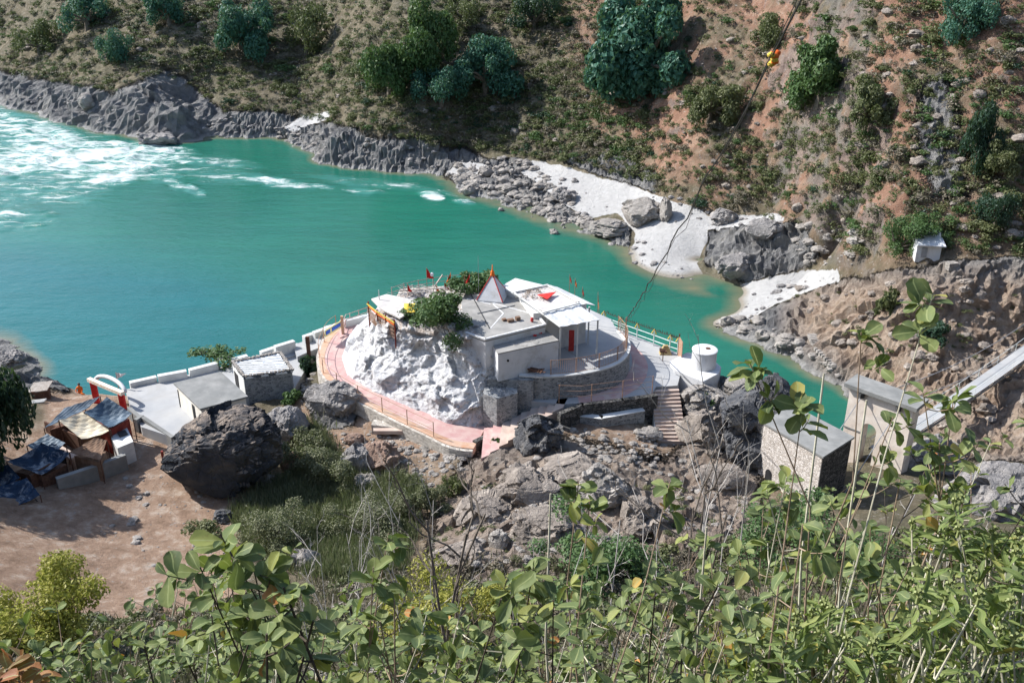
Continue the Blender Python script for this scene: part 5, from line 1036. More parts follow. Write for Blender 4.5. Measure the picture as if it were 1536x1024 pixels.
boulder(16, 548, 52, 30, 'rockg', 'layered grey rock at the river behind the dark tree', 73, 5, z=2.6)
# loose stones: past counting
def scatter_stones(name, label, regions, mat, seed, smin, smax):
    rg2 = np.random.default_rng(seed); protos = [rockV(3, 200+k, .9)[0]*np.array([1, 1, .7]) for k in range(4)]; F0 = ICO[3][1]; VV = []; FF = []; n0_ = 0
    V1, F1 = ICO[3]; 
    for poly, cnt in regions:
        x0, x1 = min(p[0] for p in poly), max(p[0] for p in poly); y0, y1 = min(p[1] for p in poly), max(p[1] for p in poly); k = 0
        while k < cnt:
            x, y = rg2.uniform(x0, x1), rg2.uniform(y0, y1)
            if not inpoly(np.array([x]), np.array([y]), poly)[0]: continue
            g_ = G(x, y); s = smin+(smax-smin)*rg2.random()**3; a = rg2.uniform(0, 6.3); c, s_ = math.cos(a), math.sin(a)
            V = protos[k % 4]@np.array([[c, s_, 0], [-s_, c, 0], [0, 0, 1]])*s*np.array([1, rg2.uniform(.6, 1), rg2.uniform(.6, 1)])+np.array([g_.x, g_.y, g_.z+s*.15])
            VV.append(V); FF.append(F0+n0_); n0_ += len(V); k += 1
    o = link(name, npmesh(name, np.concatenate(VV), np.concatenate(FF)), M[mat]); return tag(o, label, 'stones', kind='stuff')
scatter_stones('shore_rubble', 'pale loose rubble along the far shore and sand banks', [([(668, 264), (740, 232), (800, 246), (850, 300), (905, 345), (850, 340), (740, 296)], 420), ([(1180, 340), (1300, 340), (1290, 400), (1200, 400)], 70), ([(1064, 486), (1130, 500), (1270, 570), (1260, 545), (1120, 470)], 60), ([(400, 190), (500, 200), (480, 232), (420, 210)], 60)], 'rockl', 4, .15, .95)
scatter_stones('yard_stones', 'loose pale stones strewn over the near dirt slopes', [([(450, 590), (520, 600), (700, 680), (640, 740), (480, 680)], 260), ([(420, 560), (470, 560), (470, 600), (410, 590)], 90), ([(200, 680), (300, 740), (420, 720), (400, 880), (250, 880), (150, 800)], 120), ([(700, 690), (1000, 650), (1130, 720), (1100, 840), (700, 850)], 420), ([(850, 640), (1000, 660), (980, 700), (860, 690)], 160), ([(560, 650), (710, 680), (700, 740), (600, 720)], 160)], 'rockl', 5, .05, .33)
scatter_stones('sand_pebbles', 'grey pebbles and cobbles speckling the edges of the sand banks', [([(770, 262), (850, 258), (900, 300), (950, 350), (1060, 430), (1000, 410), (940, 392), (880, 330), (820, 300)], 120), ([(1060, 486), (1110, 450), (1180, 420), (1260, 415), (1140, 475), (1100, 492)], 50), ([(960, 285), (1160, 322), (1180, 345), (1060, 345), (1000, 330)], 50), ([(0, 120), (220, 170), (230, 212), (0, 150)], 120), ([(300, 165), (660, 225), (660, 258), (480, 235), (300, 205)], 200)], 'rockg', 6, .06, .55)
scatter_stones('cliff_rubble', 'fallen ochre blocks lying over the right hand cliff', [([(1190, 430), (1536, 405), (1560, 640), (1400, 640), (1270, 560)], 150)], 'rockt', 7, .10, .75)
scatter_stones('slope_stones', 'stones and small outcrops scattered over the red hillside', [([(0, 20), (500, 20), (660, 150), (900, 60), (1536, 0), (1536, 380), (1200, 330), (900, 235), (640, 190), (0, 90)], 420)], 'rockt', 8, .12, .9)
# ------------------------------------------------------------------ foliage builders
def unit(a): return a/(np.linalg.norm(a, axis=-1, keepdims=True)+1e-9)
def leaves_quads(P, Nn, s, rg_, asp=.55):
    n = len(P); t = unit(np.cross(Nn, rg_.normal(size=(n, 3)))); b = np.cross(Nn, t); s = s[:, None]
    V = np.stack([P-t*s, P+b*s*asp+Nn*s*.18, P+t*s, P-b*s*asp+Nn*s*.18], 1).reshape(-1, 3)
    return V, np.arange(4*n).reshape(n, 4)
def crown(lobes, n, leaf, seed, up=.35, inner=.35):
    rg_ = np.random.default_rng(seed); L = np.array(lobes, float); w = (L[:, 3]**2); w /= w.sum(); k = rg_.choice(len(L), n, p=w)
    d = unit(rg_.normal(size=(n, 3))+np.array([0, 0, up])); rr = 1-inner*rg_.random(n)**1.6
    nz = 1+.28*fbm(d[:, 0]*2.2+k*3, d[:, 1]*2.2, d[:, 2]*2.2, s=seed, o=3)
    P = L[k, :3]+d*(L[k, 3]*rr*nz)[:, None]*np.array([1, 1, .85]); Nn = unit(d*.7+rg_.normal(size=(n, 3))*.55+np.array([0, 0, .25]))
    V, F = leaves_quads(P, Nn, leaf*(.6+.9*rg_.random(n)), rg_); c = .5+.28*fbm(P[:, 0]*1.5/leaf/12, P[:, 1]*1.5/leaf/12, P[:, 2]*1.5/leaf/12, s=seed+5)+.3*(rg_.random(n)-.5)
    return V, F, np.repeat(np.clip(c, 0, 1), 4)
def lobes_for(seed, n=9, r=.42, squash=.8):
    rg_ = np.random.default_rng(seed); out = [(rg_.uniform(-.1, .1), rg_.uniform(-.1, .1), .5, .38)]; n = int(n*1.7)
    for k in range(n):
        a = rg_.uniform(0, 6.3); q = .80*rg_.random()**.6; zz = .12+rg_.random()*1.0*squash*(1-.35*q); out.append((math.cos(a)*q, math.sin(a)*q, zz, r*(.32+.5*rg_.random())))
    return out
def tree(name, px_, py_, w, h, mat, label, seed, n=5200, leaf=None, group='trees on the far hillside', cat='tree', root=None, trunk=.12, lean=0, cr=.0, lb=9, inner=.6):
    g_ = root or G(px_, py_+h*.42); D = (g_-Vector((0, 0, CAMH))).length; rx_ = w/2*D/FPX; rz = h*D/FPX/.93
    t = thing(name, label, cat, g_, group); L = lobes_for(seed, lb); V, F, c = crown(L, n, .034 if leaf is None else leaf/rx_, seed, inner=inner)
    V = V*np.array([rx_/.85, rx_/.85, 1]); V[:, 2] = (V[:, 2]/1.25*(1-cr)+cr)*rz; V[:, 0] += lean*V[:, 2]; link('crown', npmesh('crown', V, F, {'rnd': c}), M[mat], t)
    m = MB(); rg_ = random.Random(seed); th = Vector((lean*rz*(cr+.1), 0, rz*(cr+.18))); m.tube([g_-Vector((0, 0, .5)), g_+th*.5+Vector((.05, 0, 0)), g_+th], rx_*trunk, 7, rx_*trunk*.6)
    for l in L[1:]:
        e = g_+Vector((l[0]*rx_/.85+lean*rz*.5, l[1]*rx_/.85, (l[2]/1.25*(1-cr)+cr)*rz)); mid = (g_+th).lerp(e, .5)+Vector((rg_.uniform(-.1, .1)*rx_, rg_.uniform(-.1, .1)*rx_, .04*rz)); m.tube([g_+th*.9, mid, e], rx_*trunk*.45, 5, rx_*trunk*.12)
    m.build('trunk', M['bark'], t); return t
for a in ((962, 72, 185, 165, 'lf_far', 'largest spreading blue green tree, top centre right of the hillside', 11, 9000), (728, 100, 100, 92, 'lf_far', 'round blue green tree above the shaded hollow, left of the bare scree', 12, 5200), (635, 62, 95, 110, 'lf_mid', 'tall paler tree left of the round blue green one', 13, 5200),
          (585, 100, 90, 100, 'lf_mid', 'wide grey green tree leftmost of the central cluster', 14, 4800), (662, 128, 70, 70, 'lf_far', 'small dark tree low in the central cluster', 15, 3200), (362, 42, 90, 88, 'lf_far', 'dense blue green tree above the dark bluff', 16, 5000), (254, 12, 70, 60, 'lf_far', 'blue green tree cut by the top edge above the bluff', 17, 3600),
          (132, 18, 74, 66, 'lf_far', 'dark tree cut by the top edge, far left', 18, 3600), (178, 66, 52, 58, 'lf_far', 'small bluish tree below the far left pair', 19, 3000), (1228, 112, 120, 110, 'lf_mid', 'broad double crowned tree in the middle of the red hillside', 20, 6200), (1298, 158, 80, 80, 'lf_olive', 'olive tree leaning against the double crowned one', 21, 4200),
          (1064, 150, 84, 72, 'lf_olive', 'grey olive tree beneath the largest tree', 22, 4200), (1440, 25, 74, 80, 'lf_far', 'dark tree at the top of the dry gully', 23, 3800), (1462, 205, 60, 110, 'lf_dark', 'dark ivy covered tree beside the grey gully', 24, 4200), (1150, 45, 60, 70, 'lf_olive', 'slim olive tree crossed by the black wire', 25, 3200),
          (1500, 240, 60, 60, 'lf_olive', 'olive tree right of the dark ivy covered one', 26, 3000), (460, 48, 70, 80, 'lf_olive', 'thin crowned olive tree right of the dense blue green one', 27, 2200), (1345, 358, 60, 56, 'lf_mid', 'little pale green tree with forked trunk left of the white hut', 28, 2200), (800, 20, 70, 60, 'lf_dark', 'dark scrubby tree at the top edge left of the largest tree', 29, 3200),
          (60, 60, 60, 50, 'lf_olive', 'dull olive tree on the upper left slope', 30, 2600), (1385, 340, 80, 44, 'lf_mid', 'green thicket directly behind the white hut', 31, 2600), (1490, 318, 60, 60, 'lf_dark', 'dark round tree above the ledge at the right edge', 32, 2800), (700, 20, 60, 50, 'lf_olive', 'faded olive tree at the top edge in the centre', 33, 2200)):
    tree('broad_tree', *a[:7], int(a[7]*1.7))
# shrubs one can tell apart on the far hillside
protos = []
for k in range(6):
    V, F, c = crown(lobes_for(100+k, 7, .45, .6), 620, .075, 100+k, inner=.5); V[:, 2] *= .8; protos.append((V, F, c))
kinds = [('lf_olive', 'dull olive shrub growing on the far hillside', 'olive shrubs dotted over the far hillside'), ('lf_mid', 'fresh green shrub growing on the far hillside', 'green shrubs dotted over the far hillside'), ('lf_dry', 'dry brown leafless looking shrub on the far hillside', 'dry shrubs dotted over the far hillside'), ('lf_dark', 'dark green shrub growing on the far hillside', 'dark shrubs dotted over the far hillside')]
bmesh_ = {}
for k, (V, F, c) in enumerate(protos):
    for j, kd in enumerate(kinds):
        me = npmesh('shrub', V, F, {'rnd': c}); me.materials.append(M[kd[0]]); bmesh_[(k, j)] = me
HILL = [(-20, -20), (1556, -20), (1556, 395), (1420, 372), (1290, 385), (1200, 335), (1100, 322), (1010, 300), (960, 276), (880, 246), (800, 238), (720, 225), (650, 220), (600, 205), (500, 185), (400, 168), (330, 168), (300, 135), (240, 110), (170, 140), (0, 108)]
rs = np.random.default_rng(31); pts_h = []
while len(pts_h) < 1900:
    x, y = rs.uniform(-20, 1556), rs.uniform(-20, 395)
    if inpoly(np.array([x]), np.array([y]), HILL)[0]: pts_h.append((x, y))
cl_ = fbm(np.array([p[0] for p in pts_h])/70, np.array([p[1] for p in pts_h])/50, s=77, o=3)
GP = [G(x, y) for x, y in pts_h]; ns_h = 0; VV = {j: [] for j in range(4)}
for i, ((x, y), g_) in enumerate(zip(pts_h, GP)):
    if cl_[i] < -.2 and i % 2 and x > 900: continue
    rsc = rs.random(); j = int(rs.choice([0, 1, 2, 3], p=[.45, .17, .28, .10])) ; k = int(rs.integers(6))
    if ns_h < 280 and rsc > .55:
        s = rs.uniform(.9, 2.5)*(.8 if x > 1000 else 1); o = link('shrub', bmesh_[(k, j)], None, loc=(g_.x, g_.y, g_.z-.25)); o.scale = (s, s, s*rs.uniform(.7, 1.1)); o.rotation_euler = (0, 0, rs.uniform(0, 6.3)); tag(o, kinds[j][1], 'shrub', kinds[j][2]); ns_h += 1
    else: VV[j].append((k, g_, rs.uniform(.35, 1.3), rs.uniform(0, 6.3)))
def mass(name, label, items, mat, sub=5, cat='scrub'):
    Vs, Fs, Cs = [], [], []; o_ = 0
    for k, g_, s, a in items:
        V, F, c = protos[k]; V = V.reshape(-1, 4, 3)[::sub].reshape(-1, 3); cc = c.reshape(-1, 4)[::sub].reshape(-1); cs, sn = math.cos(a), math.sin(a)
        V = V@np.array([[cs, sn, 0], [-sn, cs, 0], [0, 0, 1]])*s
        if sub > 1: 
            ce = V.reshape(-1, 4, 3).mean(1, keepdims=True); V = (ce+(V.reshape(-1, 4, 3)-ce)*1.5).reshape(-1, 3)
        Vs.append(V+np.array([g_.x, g_.y, g_.z-.1])); Fs.append(np.arange(len(V)).reshape(-1, 4)+o_); Cs.append(np.clip(cc+rs.uniform(-.2, .2), 0, 1)); o_ += len(V)
    return tag(link(name, npmesh(name, np.concatenate(Vs), np.concatenate(Fs), {'rnd': np.concatenate(Cs)}), M[mat]), label, cat, kind='stuff')
def fill(poly, n, seed, smin, smax):
    r_ = np.random.default_rng(seed); out = []; x0, x1 = min(p[0] for p in poly), max(p[0] for p in poly); y0, y1 = min(p[1] for p in poly), max(p[1] for p in poly)
    while len(out) < n:
        x, y = r_.uniform(x0, x1), r_.uniform(y0, y1)
        if inpoly(np.array([x]), np.array([y]), poly)[0]: out.append((int(r_.integers(6)), G(x, y), r_.uniform(smin, smax), r_.uniform(0, 6.3)))
    return out
dense = lambda poly, n, s: fill(poly, n, s, .5, 1.5)
HL = [p for p in HILL if p[0] < 1000]; HL = [(-20, -20), (960, -20), (1000, 280)]+HL[1:]; VV[0] += fill(HILL, 1500, 41, .3, 1.0)+fill(HL, 1300, 47, .5, 1.6); VV[2] += fill(HILL, 900, 42, .3, .9)+fill(HL, 1000, 48, .5, 1.4); VV[1] += fill(HILL, 600, 49, .3, 1.0); VV[1] += dense([(860, 150), (1000, 200), (940, 250), (820, 215), (820, 120)], 70, 43); VV[3] += fill(HL, 420, 57, .4, 1.2)+dense([(540, 110), (820, 130), (830, 190), (700, 205), (600, 180), (520, 150)], 60, 44)
VV[0] += dense([(1080, 200), (1330, 200), (1340, 290), (1120, 290)], 110, 45)+dense([(400, 80), (560, 60), (560, 160), (420, 140)], 60, 46)
for j, nm in enumerate(('olive_scrub', 'green_scrub', 'dry_scrub', 'dark_scrub')): mass(nm, ['olive', 'green', 'dry brown', 'dark green'][j]+' low scrub covering the far hillside', VV[j], kinds[j][0])
# near side scrub and grass
SC = [(352, 770), (400, 730), (430, 720), (470, 690), (440, 640), (470, 640), (500, 680), (560, 730), (600, 715), (628, 730), (620, 800), (600, 860), (500, 870), (420, 850), (370, 810)]
mass('green_meadow_scrub', 'feathery green scrub below the path and the huge boulder', fill(SC, 240, 51, .5, 1.15), 'grass', 2)
def blades(name, label, poly, n, h, mat, seed, w=.03):
    r_ = np.random.default_rng(seed); x0, x1 = min(p[0] for p in poly), max(p[0] for p in poly); y0, y1 = min(p[1] for p in poly), max(p[1] for p in poly)
    x = r_.uniform(x0, x1, n*3); y = r_.uniform(y0, y1, n*3); k = inpoly(x, y, poly); x, y = x[k][:n], y[k][:n]; gx_ = []
    base = [G(a, b) for a, b in zip(x[::12], y[::12])]
    B = np.array([[p.x, p.y] for p in base]); B = np.repeat(B, 12, 0)[:len(x)]; m_ = min(len(B), len(x)); B = B[:m_]+r_.normal(size=(m_, 2))*.35; z = ground_v(B[:, 0], B[:, 1])
    a = r_.uniform(0, 6.3, m_); d = np.stack([np.cos(a), np.sin(a), 0*a], 1); P = np.c_[B, z-.03]; hh_ = h*(.5+r_.random(m_)); top = P+np.c_[r_.normal(size=(m_, 2))*.28*h, hh_]; mid = P*.45+top*.55+np.c_[r_.normal(size=(m_, 2))*.03, np.zeros(m_)]
    V = np.stack([P-d*w, P+d*w, mid+d*w*.7, top, ], 1).reshape(-1, 3)
    return tag(link(name, npmesh(name, V, np.arange(4*m_).reshape(-1, 4), {'rnd': np.repeat(r_.random(m_), 4)}), M[mat]), label, 'grass', kind='stuff')
blades('meadow_grass', 'wispy green grass among the scrub below the path', SC, 46000, .75, 'grass', 61, .02)
UND = [(-40, 905), (180, 930), (420, 880), (620, 850), (900, 840), (1130, 800), (1300, 800), (1580, 800), (1580, 1040), (-40, 1040)]
mass('undergrowth', 'tangled grey green undergrowth on the near slope', fill(UND, 420, 52, .35, 1.0), 'lf_olive', 2); mass('dry_undergrowth', 'dry brown undergrowth on the near slope', fill(UND, 620, 53, .3, .9), 'lf_dry', 2)
mass('outcrop_scrub', 'small scrub tufts growing between the outcrop rocks', fill([(640, 700), (1130, 720), (1140, 860), (640, 860)], 110, 54, .15, .5)+fill([(1190, 440), (1536, 430), (1536, 540), (1300, 540)], 60, 55, .2, .6)+fill([(380, 560), (480, 560), (480, 600), (380, 600)], 20, 56, .15, .4), 'lf_olive', 3)
blades('straw_grass', 'bleached straw grass tuft at the bottom of the slope', [(1080, 960), (1220, 930), (1220, 1030), (1080, 1030)], 9000, .9, 'lf_yel', 62, .02)
blades('slope_grass', 'thin dry grass over the near slope', UND, 30000, .5, 'lf_dry', 63, .018)
NB = 'trees and bushes on the near bank'
tree('dark_tree', 8, 610, 130, 225, 'lf_dark', 'big dark tree cut by the left edge beside the stalls', 71, 15000, group=NB, root=Vector((-36.6, 58.5, 5.2)), lb=11)
tree('dark_tree', -60, 600, 140, 190, 'lf_dark', 'dark tree mostly beyond the left picture edge', 78, 6000, group=NB, root=Vector((-40, 53.5, 5.6)))
tree('riverside_tree', 322, 527, 84, 36, 'lf_mid', 'small leaning tree with flat crown beyond the parapet', 72, 1500, group=NB, root=W(337, 549, 5.2), trunk=.06, lean=-.35, cr=.25, leaf=.13, inner=.8)
tree('rock_bush', 655, 472, 122, 78, 'lf_mid', 'dense round green bush on top of the whitewashed rock', 73, 7000, group=NB, root=W(655, 499, 12.0), trunk=.05, leaf=.10)
tree('rock_bush', 716, 424, 66, 38, 'lf_mid', 'smaller green bush behind the white spire', 74, 3200, group=NB, root=W(712, 440, 12.4), trunk=.05, leaf=.10)
for a in ((462, 548, 40, 34, 'lf_dark', 'dark bush between the stone hut and the pink path', 81, 1500, .10), (440, 594, 32, 22, 'lf_mid', 'little green bush on the white gravel', 82, 900, .1), (415, 578, 20, 22, 'lf_dark', 'small dark plant against the stone hut wall', 83, 700, .1), (458, 668, 74, 60, 'grass', 'bushy green shrub right of the rounded orange boulder', 84, 6500, .06), (498, 700, 90, 60, 'grass', 'wide feathery shrub below the ribbed grey rock', 85, 8000, .055),
          (690, 514, 34, 22, 'lf_olive', 'thin scrubby plant at the upper edge of the white rock', 86, 600, .09), (722, 512, 26, 18, 'lf_dark', 'dark green tuft left of the front room roof', 87, 500, .09), (745, 664, 20, 20, 'lf_mid', 'tiny green plant in the shade under the beige steps', 88, 500, .09), (560, 770, 130, 80, 'grass', 'broad feathery bush in the middle of the scrub', 89, 11000, .05), (640, 745, 70, 60, 'grass', 'feathery bush at the right end of the scrub', 90, 6000, .05),
          (420, 790, 110, 80, 'grass', 'feathery bush at the left end of the scrub', 91, 9000, .05), (310, 790, 60, 30, 'lf_olive', 'low olive bush by the small dark stone', 92, 1400, .08), (870, 828, 220, 90, 'lf_mid', 'dark leafy creeper mass under the central outcrop', 93, 8000, .09), (1215, 800, 200, 100, 'lf_mid', 'small leaved green bush below the speckled hut', 94, 8000, .09), (1400, 500, 44, 34, 'lf_dark', 'dark bush clinging to the ochre cliff', 95, 1200, .12), (1330, 452, 34, 44, 'lf_olive', 'grey green bush on the upper ochre cliff', 96, 900, .12), (680, 722, 40, 44, 'lf_olive', 'olive tuft in a crack of the outcrop', 97, 900, .08), (1050, 600, 40, 30, 'lf_mid', 'green weeds below the tank platform', 98, 500, .08)):
    tree('bush', *a[:8], group=NB, cat='bush', leaf=a[8], trunk=.04)
tree('yellow_bush', 95, 905, 190, 150, 'lf_yel', 'feathery yellow green bush at the lower left', 99, 12000, group=NB, cat='bush', leaf=.07, trunk=.03, inner=.7, root=G(90, 975))
tree('yellow_bush', 640, 920, 190, 150, 'lf_yel', 'loose yellow green bush low in the centre', 101, 9000, group=NB, cat='bush', leaf=.055, trunk=.03, inner=.8, root=G(640, 985))
tree('yellow_bush', 745, 880, 110, 90, 'lf_yel', 'lime bush right of the loose central one', 102, 5000, group=NB, cat='bush', leaf=.05, trunk=.03, inner=.8, root=G(745, 930))
tree('dark_tree', -170, 600, 150, 260, 'lf_dark', 'unseen dark tree added beyond the left edge to shade the yard', 79, 6000, group=NB, root=Vector((-43, 58, 5.6)))  # unseen tree, added for the shade it throws on the yard
tree('dark_tree', -110, 590, 130, 260, 'lf_dark', 'unseen dark tree added left of the frame to shade the shacks', 80, 6000, group=NB, root=Vector((-41.5, 61.5, 5.4)))  # out of view, added to cast shade over the shacks
# bare twiggy shrubs
def bare(name, root, tips, label, mat, seed, r0=.05, levels=3, spread=.5):
    rg_ = random.Random(seed); m = MB(); t = thing(name, label, 'shrub', root, 'leafless shrubs on the near slope')
    def br(p, q_, r, lv):
        L = (q_-p).length; a = p.lerp(q_, .35)+Vector([rg_.uniform(-1, 1)*L*.07 for _ in range(3)]); b = p.lerp(q_, .7)+Vector([rg_.uniform(-1, 1)*L*.07 for _ in range(3)]); m.tube([p, a, b, q_], r, 5 if lv > 1 else 3, r*.45)
        if lv <= 0: return
        for k in range(4 if lv > 1 else 3):
            f = .35+.6*k/3; s = [p, a, b, q_]; i_ = min(2, int(f*3)); st = s[i_].lerp(s[i_+1], f*3-i_); dr = (q_-p).normalized()+Vector([rg_.uniform(-1, 1)*spread*1.6 for _ in range(3)])+Vector((0, 0, .15)); br(st, st+dr.normalized()*L*rg_.uniform(.2, .38), r*.5, lv-1)
    for q_ in tips: br(root, q_, r0, levels)
    m.build('branches', M[mat], t); return t
def onto(px_, py_, D): p = WD(px_, py_, D); return Vector((p.x, p.y, ground(p.x, p.y)))
bare('bare_shrub', onto(665, 905, 22), [WD(700, 800, 22), WD(728, 770, 23), WD(640, 780, 22)], 'leafless forked grey shrub in front of the scrub', 'bark', 1, .055)
bare('bare_shrub', onto(620, 880, 24), [WD(600, 770, 24), WD(650, 750, 25), WD(560, 800, 24)], 'pale thin bare twigs left of the forked grey shrub', 'dry', 2, .02)
bare('bare_shrub', onto(540, 900, 26), [WD(520, 800, 26), WD(560, 790, 26), WD(480, 830, 26)], 'whitish bare twigs over the lower scrub', 'dry', 3, .018)
bare('bare_shrub', onto(960, 880, 20), [WD(930, 780, 20), WD(985, 790, 20), WD(900, 820, 20)], 'spindly bleached shrub in front of the shadowed block', 'dry', 4, .022)
bare('bare_shrub', onto(1055, 850, 18), [WD(1030, 630, 19), WD(1085, 650, 18), WD(1125, 690, 18)], 'tall bare grey shrub in front of the dark broken rock', 'dry', 5, .022, 3, .45)
bare('bare_shrub', onto(1065, 870, 16), [WD(1040, 760, 16), WD(1060, 720, 16), WD(1090, 770, 16)], 'dark leafless thicket below the tall bare shrub', 'bark', 6, .03)
bare('bare_shrub', onto(1380, 900, 15), [WD(1340, 790, 15), WD(1400, 800, 15), WD(1440, 820, 15)], 'grey bare twigs behind the right hand leaves', 'dry', 7, .02)
bare('bare_shrub', onto(480, 990, 14), [WD(450, 900, 14), WD(500, 890, 14), WD(530, 930, 14)], 'white dead twigs above the bottom edge left of centre', 'dry', 8, .012)
bare('bare_shrub', onto(830, 980, 14), [WD(800, 900, 14), WD(850, 890, 14), WD(770, 940, 14)], 'thin dead twigs above the bottom edge in the centre', 'dry', 9, .012)
# broad leaved foreground shrubs
def leaf_shape(kind):
    if kind == 'big': ts = [0, .10, .32, .58, .82, .96, 1.0]; ws = [.012, .045, .19, .31, .29, .13, .01]
    else: ts = [0, .12, .3, .5, .7, .88, 1.0]; ws = [.01, .04, .085, .10, .075, .035, .003]
    return ts, ws
def leaf_cloud(P, A_, U, S, kind, rg_, rnd=None):
    ts, ws = leaf_shape(kind); n = len(P); A_ = unit(A_); B = unit(np.cross(U, A_)); U = np.cross(A_, B); curl = rg_.uniform(.05, .38, n); fold = rg_.uniform(.10, .45, n); sk = rg_.uniform(-.08, .08, n); rows = []
    wm = rg_.uniform(.8, 1.15, n)
    for t_, w_ in zip(ts, ws):
        c = P+A_*(S*t_)[:, None]-U*(S*curl*t_*t_)[:, None]+B*(S*sk*math.sin(t_*6))[:, None]; w2 = (S*w_*wm)[:, None]; ud = U*(S*w_*fold)[:, None]; rf_ = U*(S*.02*np.sin(t_*9+sk*60))[:, None]
        rows += [c-B*w2+ud+rf_, c-B*w2*.5+ud*.35, c, c+B*w2*.5+ud*.35, c+B*w2+ud-rf_]
    V = np.stack(rows, 1); k = len(ts); f = [[i*5+j, i*5+j+1, i*5+j+6, i*5+j+5] for i in range(k-1) for j in range(4)]
    F = (np.arange(n)[:, None, None]*5*k+np.array(f)[None]).reshape(-1, 4); r_ = rg_.random(n) if rnd is None else rnd
    rib = np.tile(np.tile([1, .5, 0, .5, 1], k), n); return V.reshape(-1, 3), F, np.repeat(r_, 5*k), rib
def broad(label, root, tips, seed, S=.095, kind='big', mat='big', stem='stem', r0=.012, twigs=5, whorl=5, name='leafy_shrub', tl=.22, span=.45, group='broad leaved shrubs in the foreground'):
    rg_ = np.random.default_rng(seed); t = thing(name, label, 'shrub', root, group); m = MB(); P = []; A_ = []; U = []; SS = []
    off = np.array(root)
    def whorl_at(p, d, n, s):
        p = np.array(p); d = np.array(d); d = d/np.linalg.norm(d)
        for k in range(n):
            sd_ = unit(np.cross(d, rg_.normal(size=3))); el = rg_.uniform(.05, .8); a = sd_+d*el
            P.append(p-d*rg_.uniform(0, .05)*s/.09); A_.append(a); u = np.array([0, 0, 1.0])+d*.3+rg_.normal(size=3)*.45; U.append(u); SS.append(s*rg_.uniform(.55, 1.15))
    for ti, tip in enumerate(tips):
        tip = Vector(tip); L = (tip-root).length; bow = Vector((rg_.uniform(-.12, .12)*L, rg_.uniform(-.05, .08)*L, 0)); pts = [root.lerp(tip, f)+bow*math.sin(math.pi*f)+Vector((rg_.normal()*.012*L, rg_.normal()*.012*L, 0)) for f in np.linspace(0, 1, 7)]; pts[-1] = tip; pts[0] = root
        m.tube(pts, r0, 6, r0*.3); dirt_ = (pts[-1]-pts[-2]).normalized(); whorl_at(tip, dirt_, whorl+1, S)
        for k in range(twigs):
            f = 1-span*(k+.4)/twigs; i_ = min(5, int(f*6)); st = pts[i_].lerp(pts[i_+1], f*6-i_); a = rg_.uniform(0, 6.3); dr = Vector((math.cos(a), math.sin(a), rg_.uniform(.2, .9))).normalized(); e = st+dr*tl*rg_.uniform(.5, 1.2)
            m.tube([st, st.lerp(e, .5)+Vector((0, 0, -.01)), e], r0*.38, 4, r0*.2); whorl_at(e, dr, whorl, S); 
            if rg_.random() < .6: whorl_at(st.lerp(e, .55), dr, 2, S*.8)
    V, F, c, rib = leaf_cloud(np.array(P), np.array(A_), np.array(U), np.array(SS), kind, rg_); link('leaves', npmesh('leaves', V-off, F, {'rnd': c, 'rib': rib}, smooth=True), M[mat], t); m.build('stems', M[stem], t); return t
prof = [(-60, 965), (60, 960), (150, 950), (210, 900), (270, 850), (330, 815), (400, 850), (450, 900), (520, 905), (560, 860), (600, 830), (650, 900), (720, 870), (790, 850), (850, 850), (920, 860), (1000, 830), (1060, 790), (1110, 750), (1160, 712), (1220, 715), (1290, 700), (1350, 655), (1420, 635), (1500, 625), (1600, 620)]
rp_ = random.Random(9); k = 0
where = ['below the yellow green bush at the lower left', 'at the bottom left corner', 'under the dirt yard', 'left of the pale sprig', 'below the feathery scrub', 'under the forked bare shrub', 'before the loose yellow green bush', 'under the lime bush', 'below the central outcrop', 'below the creeper mass', 'right of the creeper mass', 'under the spindly bleached shrub', 'below the tall bare shrub', 'under the grey concrete steps', 'left of the speckled hut', 'right under the speckled hut', 'below the bridge tower', 'in front of the footbridge end', 'at the right edge']
for i, x in enumerate(np.linspace(-30, 1560, 27)):
    yt = np.interp(x, [p[0] for p in prof], [p[1] for p in prof])
    for row in range(2):
        D = (rp_.uniform(3.6, 4.6), rp_.uniform(5.2, 7.5))[row]; tips = []
        if row == 0 and (i % 3 == 1 or (560 < x < 900 and i % 2)): continue
        for j in range(8 if row else 6):
            xx = x+rp_.uniform(-75, 75); y0 = np.interp(xx, [p[0] for p in prof], [p[1] for p in prof])+(25 if row == 0 else 0)
            tips.append(WD(xx, y0+(1045-y0)*rp_.random()**.9, D*rp_.uniform(.88, 1.12)))
        rt = WD(x+rp_.uniform(-30, 30), 1100, D); rt.z = ground(rt.x, rt.y)-.05
        if row == 0 and x < 230: continue
        pos = where[min(18, int((x+30)/1590*19))]
        broad(('near ' if row == 0 else 'farther ')+['upright', 'spreading', 'crowded'][k % 3]+' broad leaved shrub '+pos, rt, tips, 300+k, S=(.070, .080)[row], twigs=6, whorl=4, tl=.15 if row == 0 else .24, stem=['stem', 'gstem', 'dstem'][k % 3], r0=.008, mat=['big', 'big2', 'big'][k % 3]); k += 1
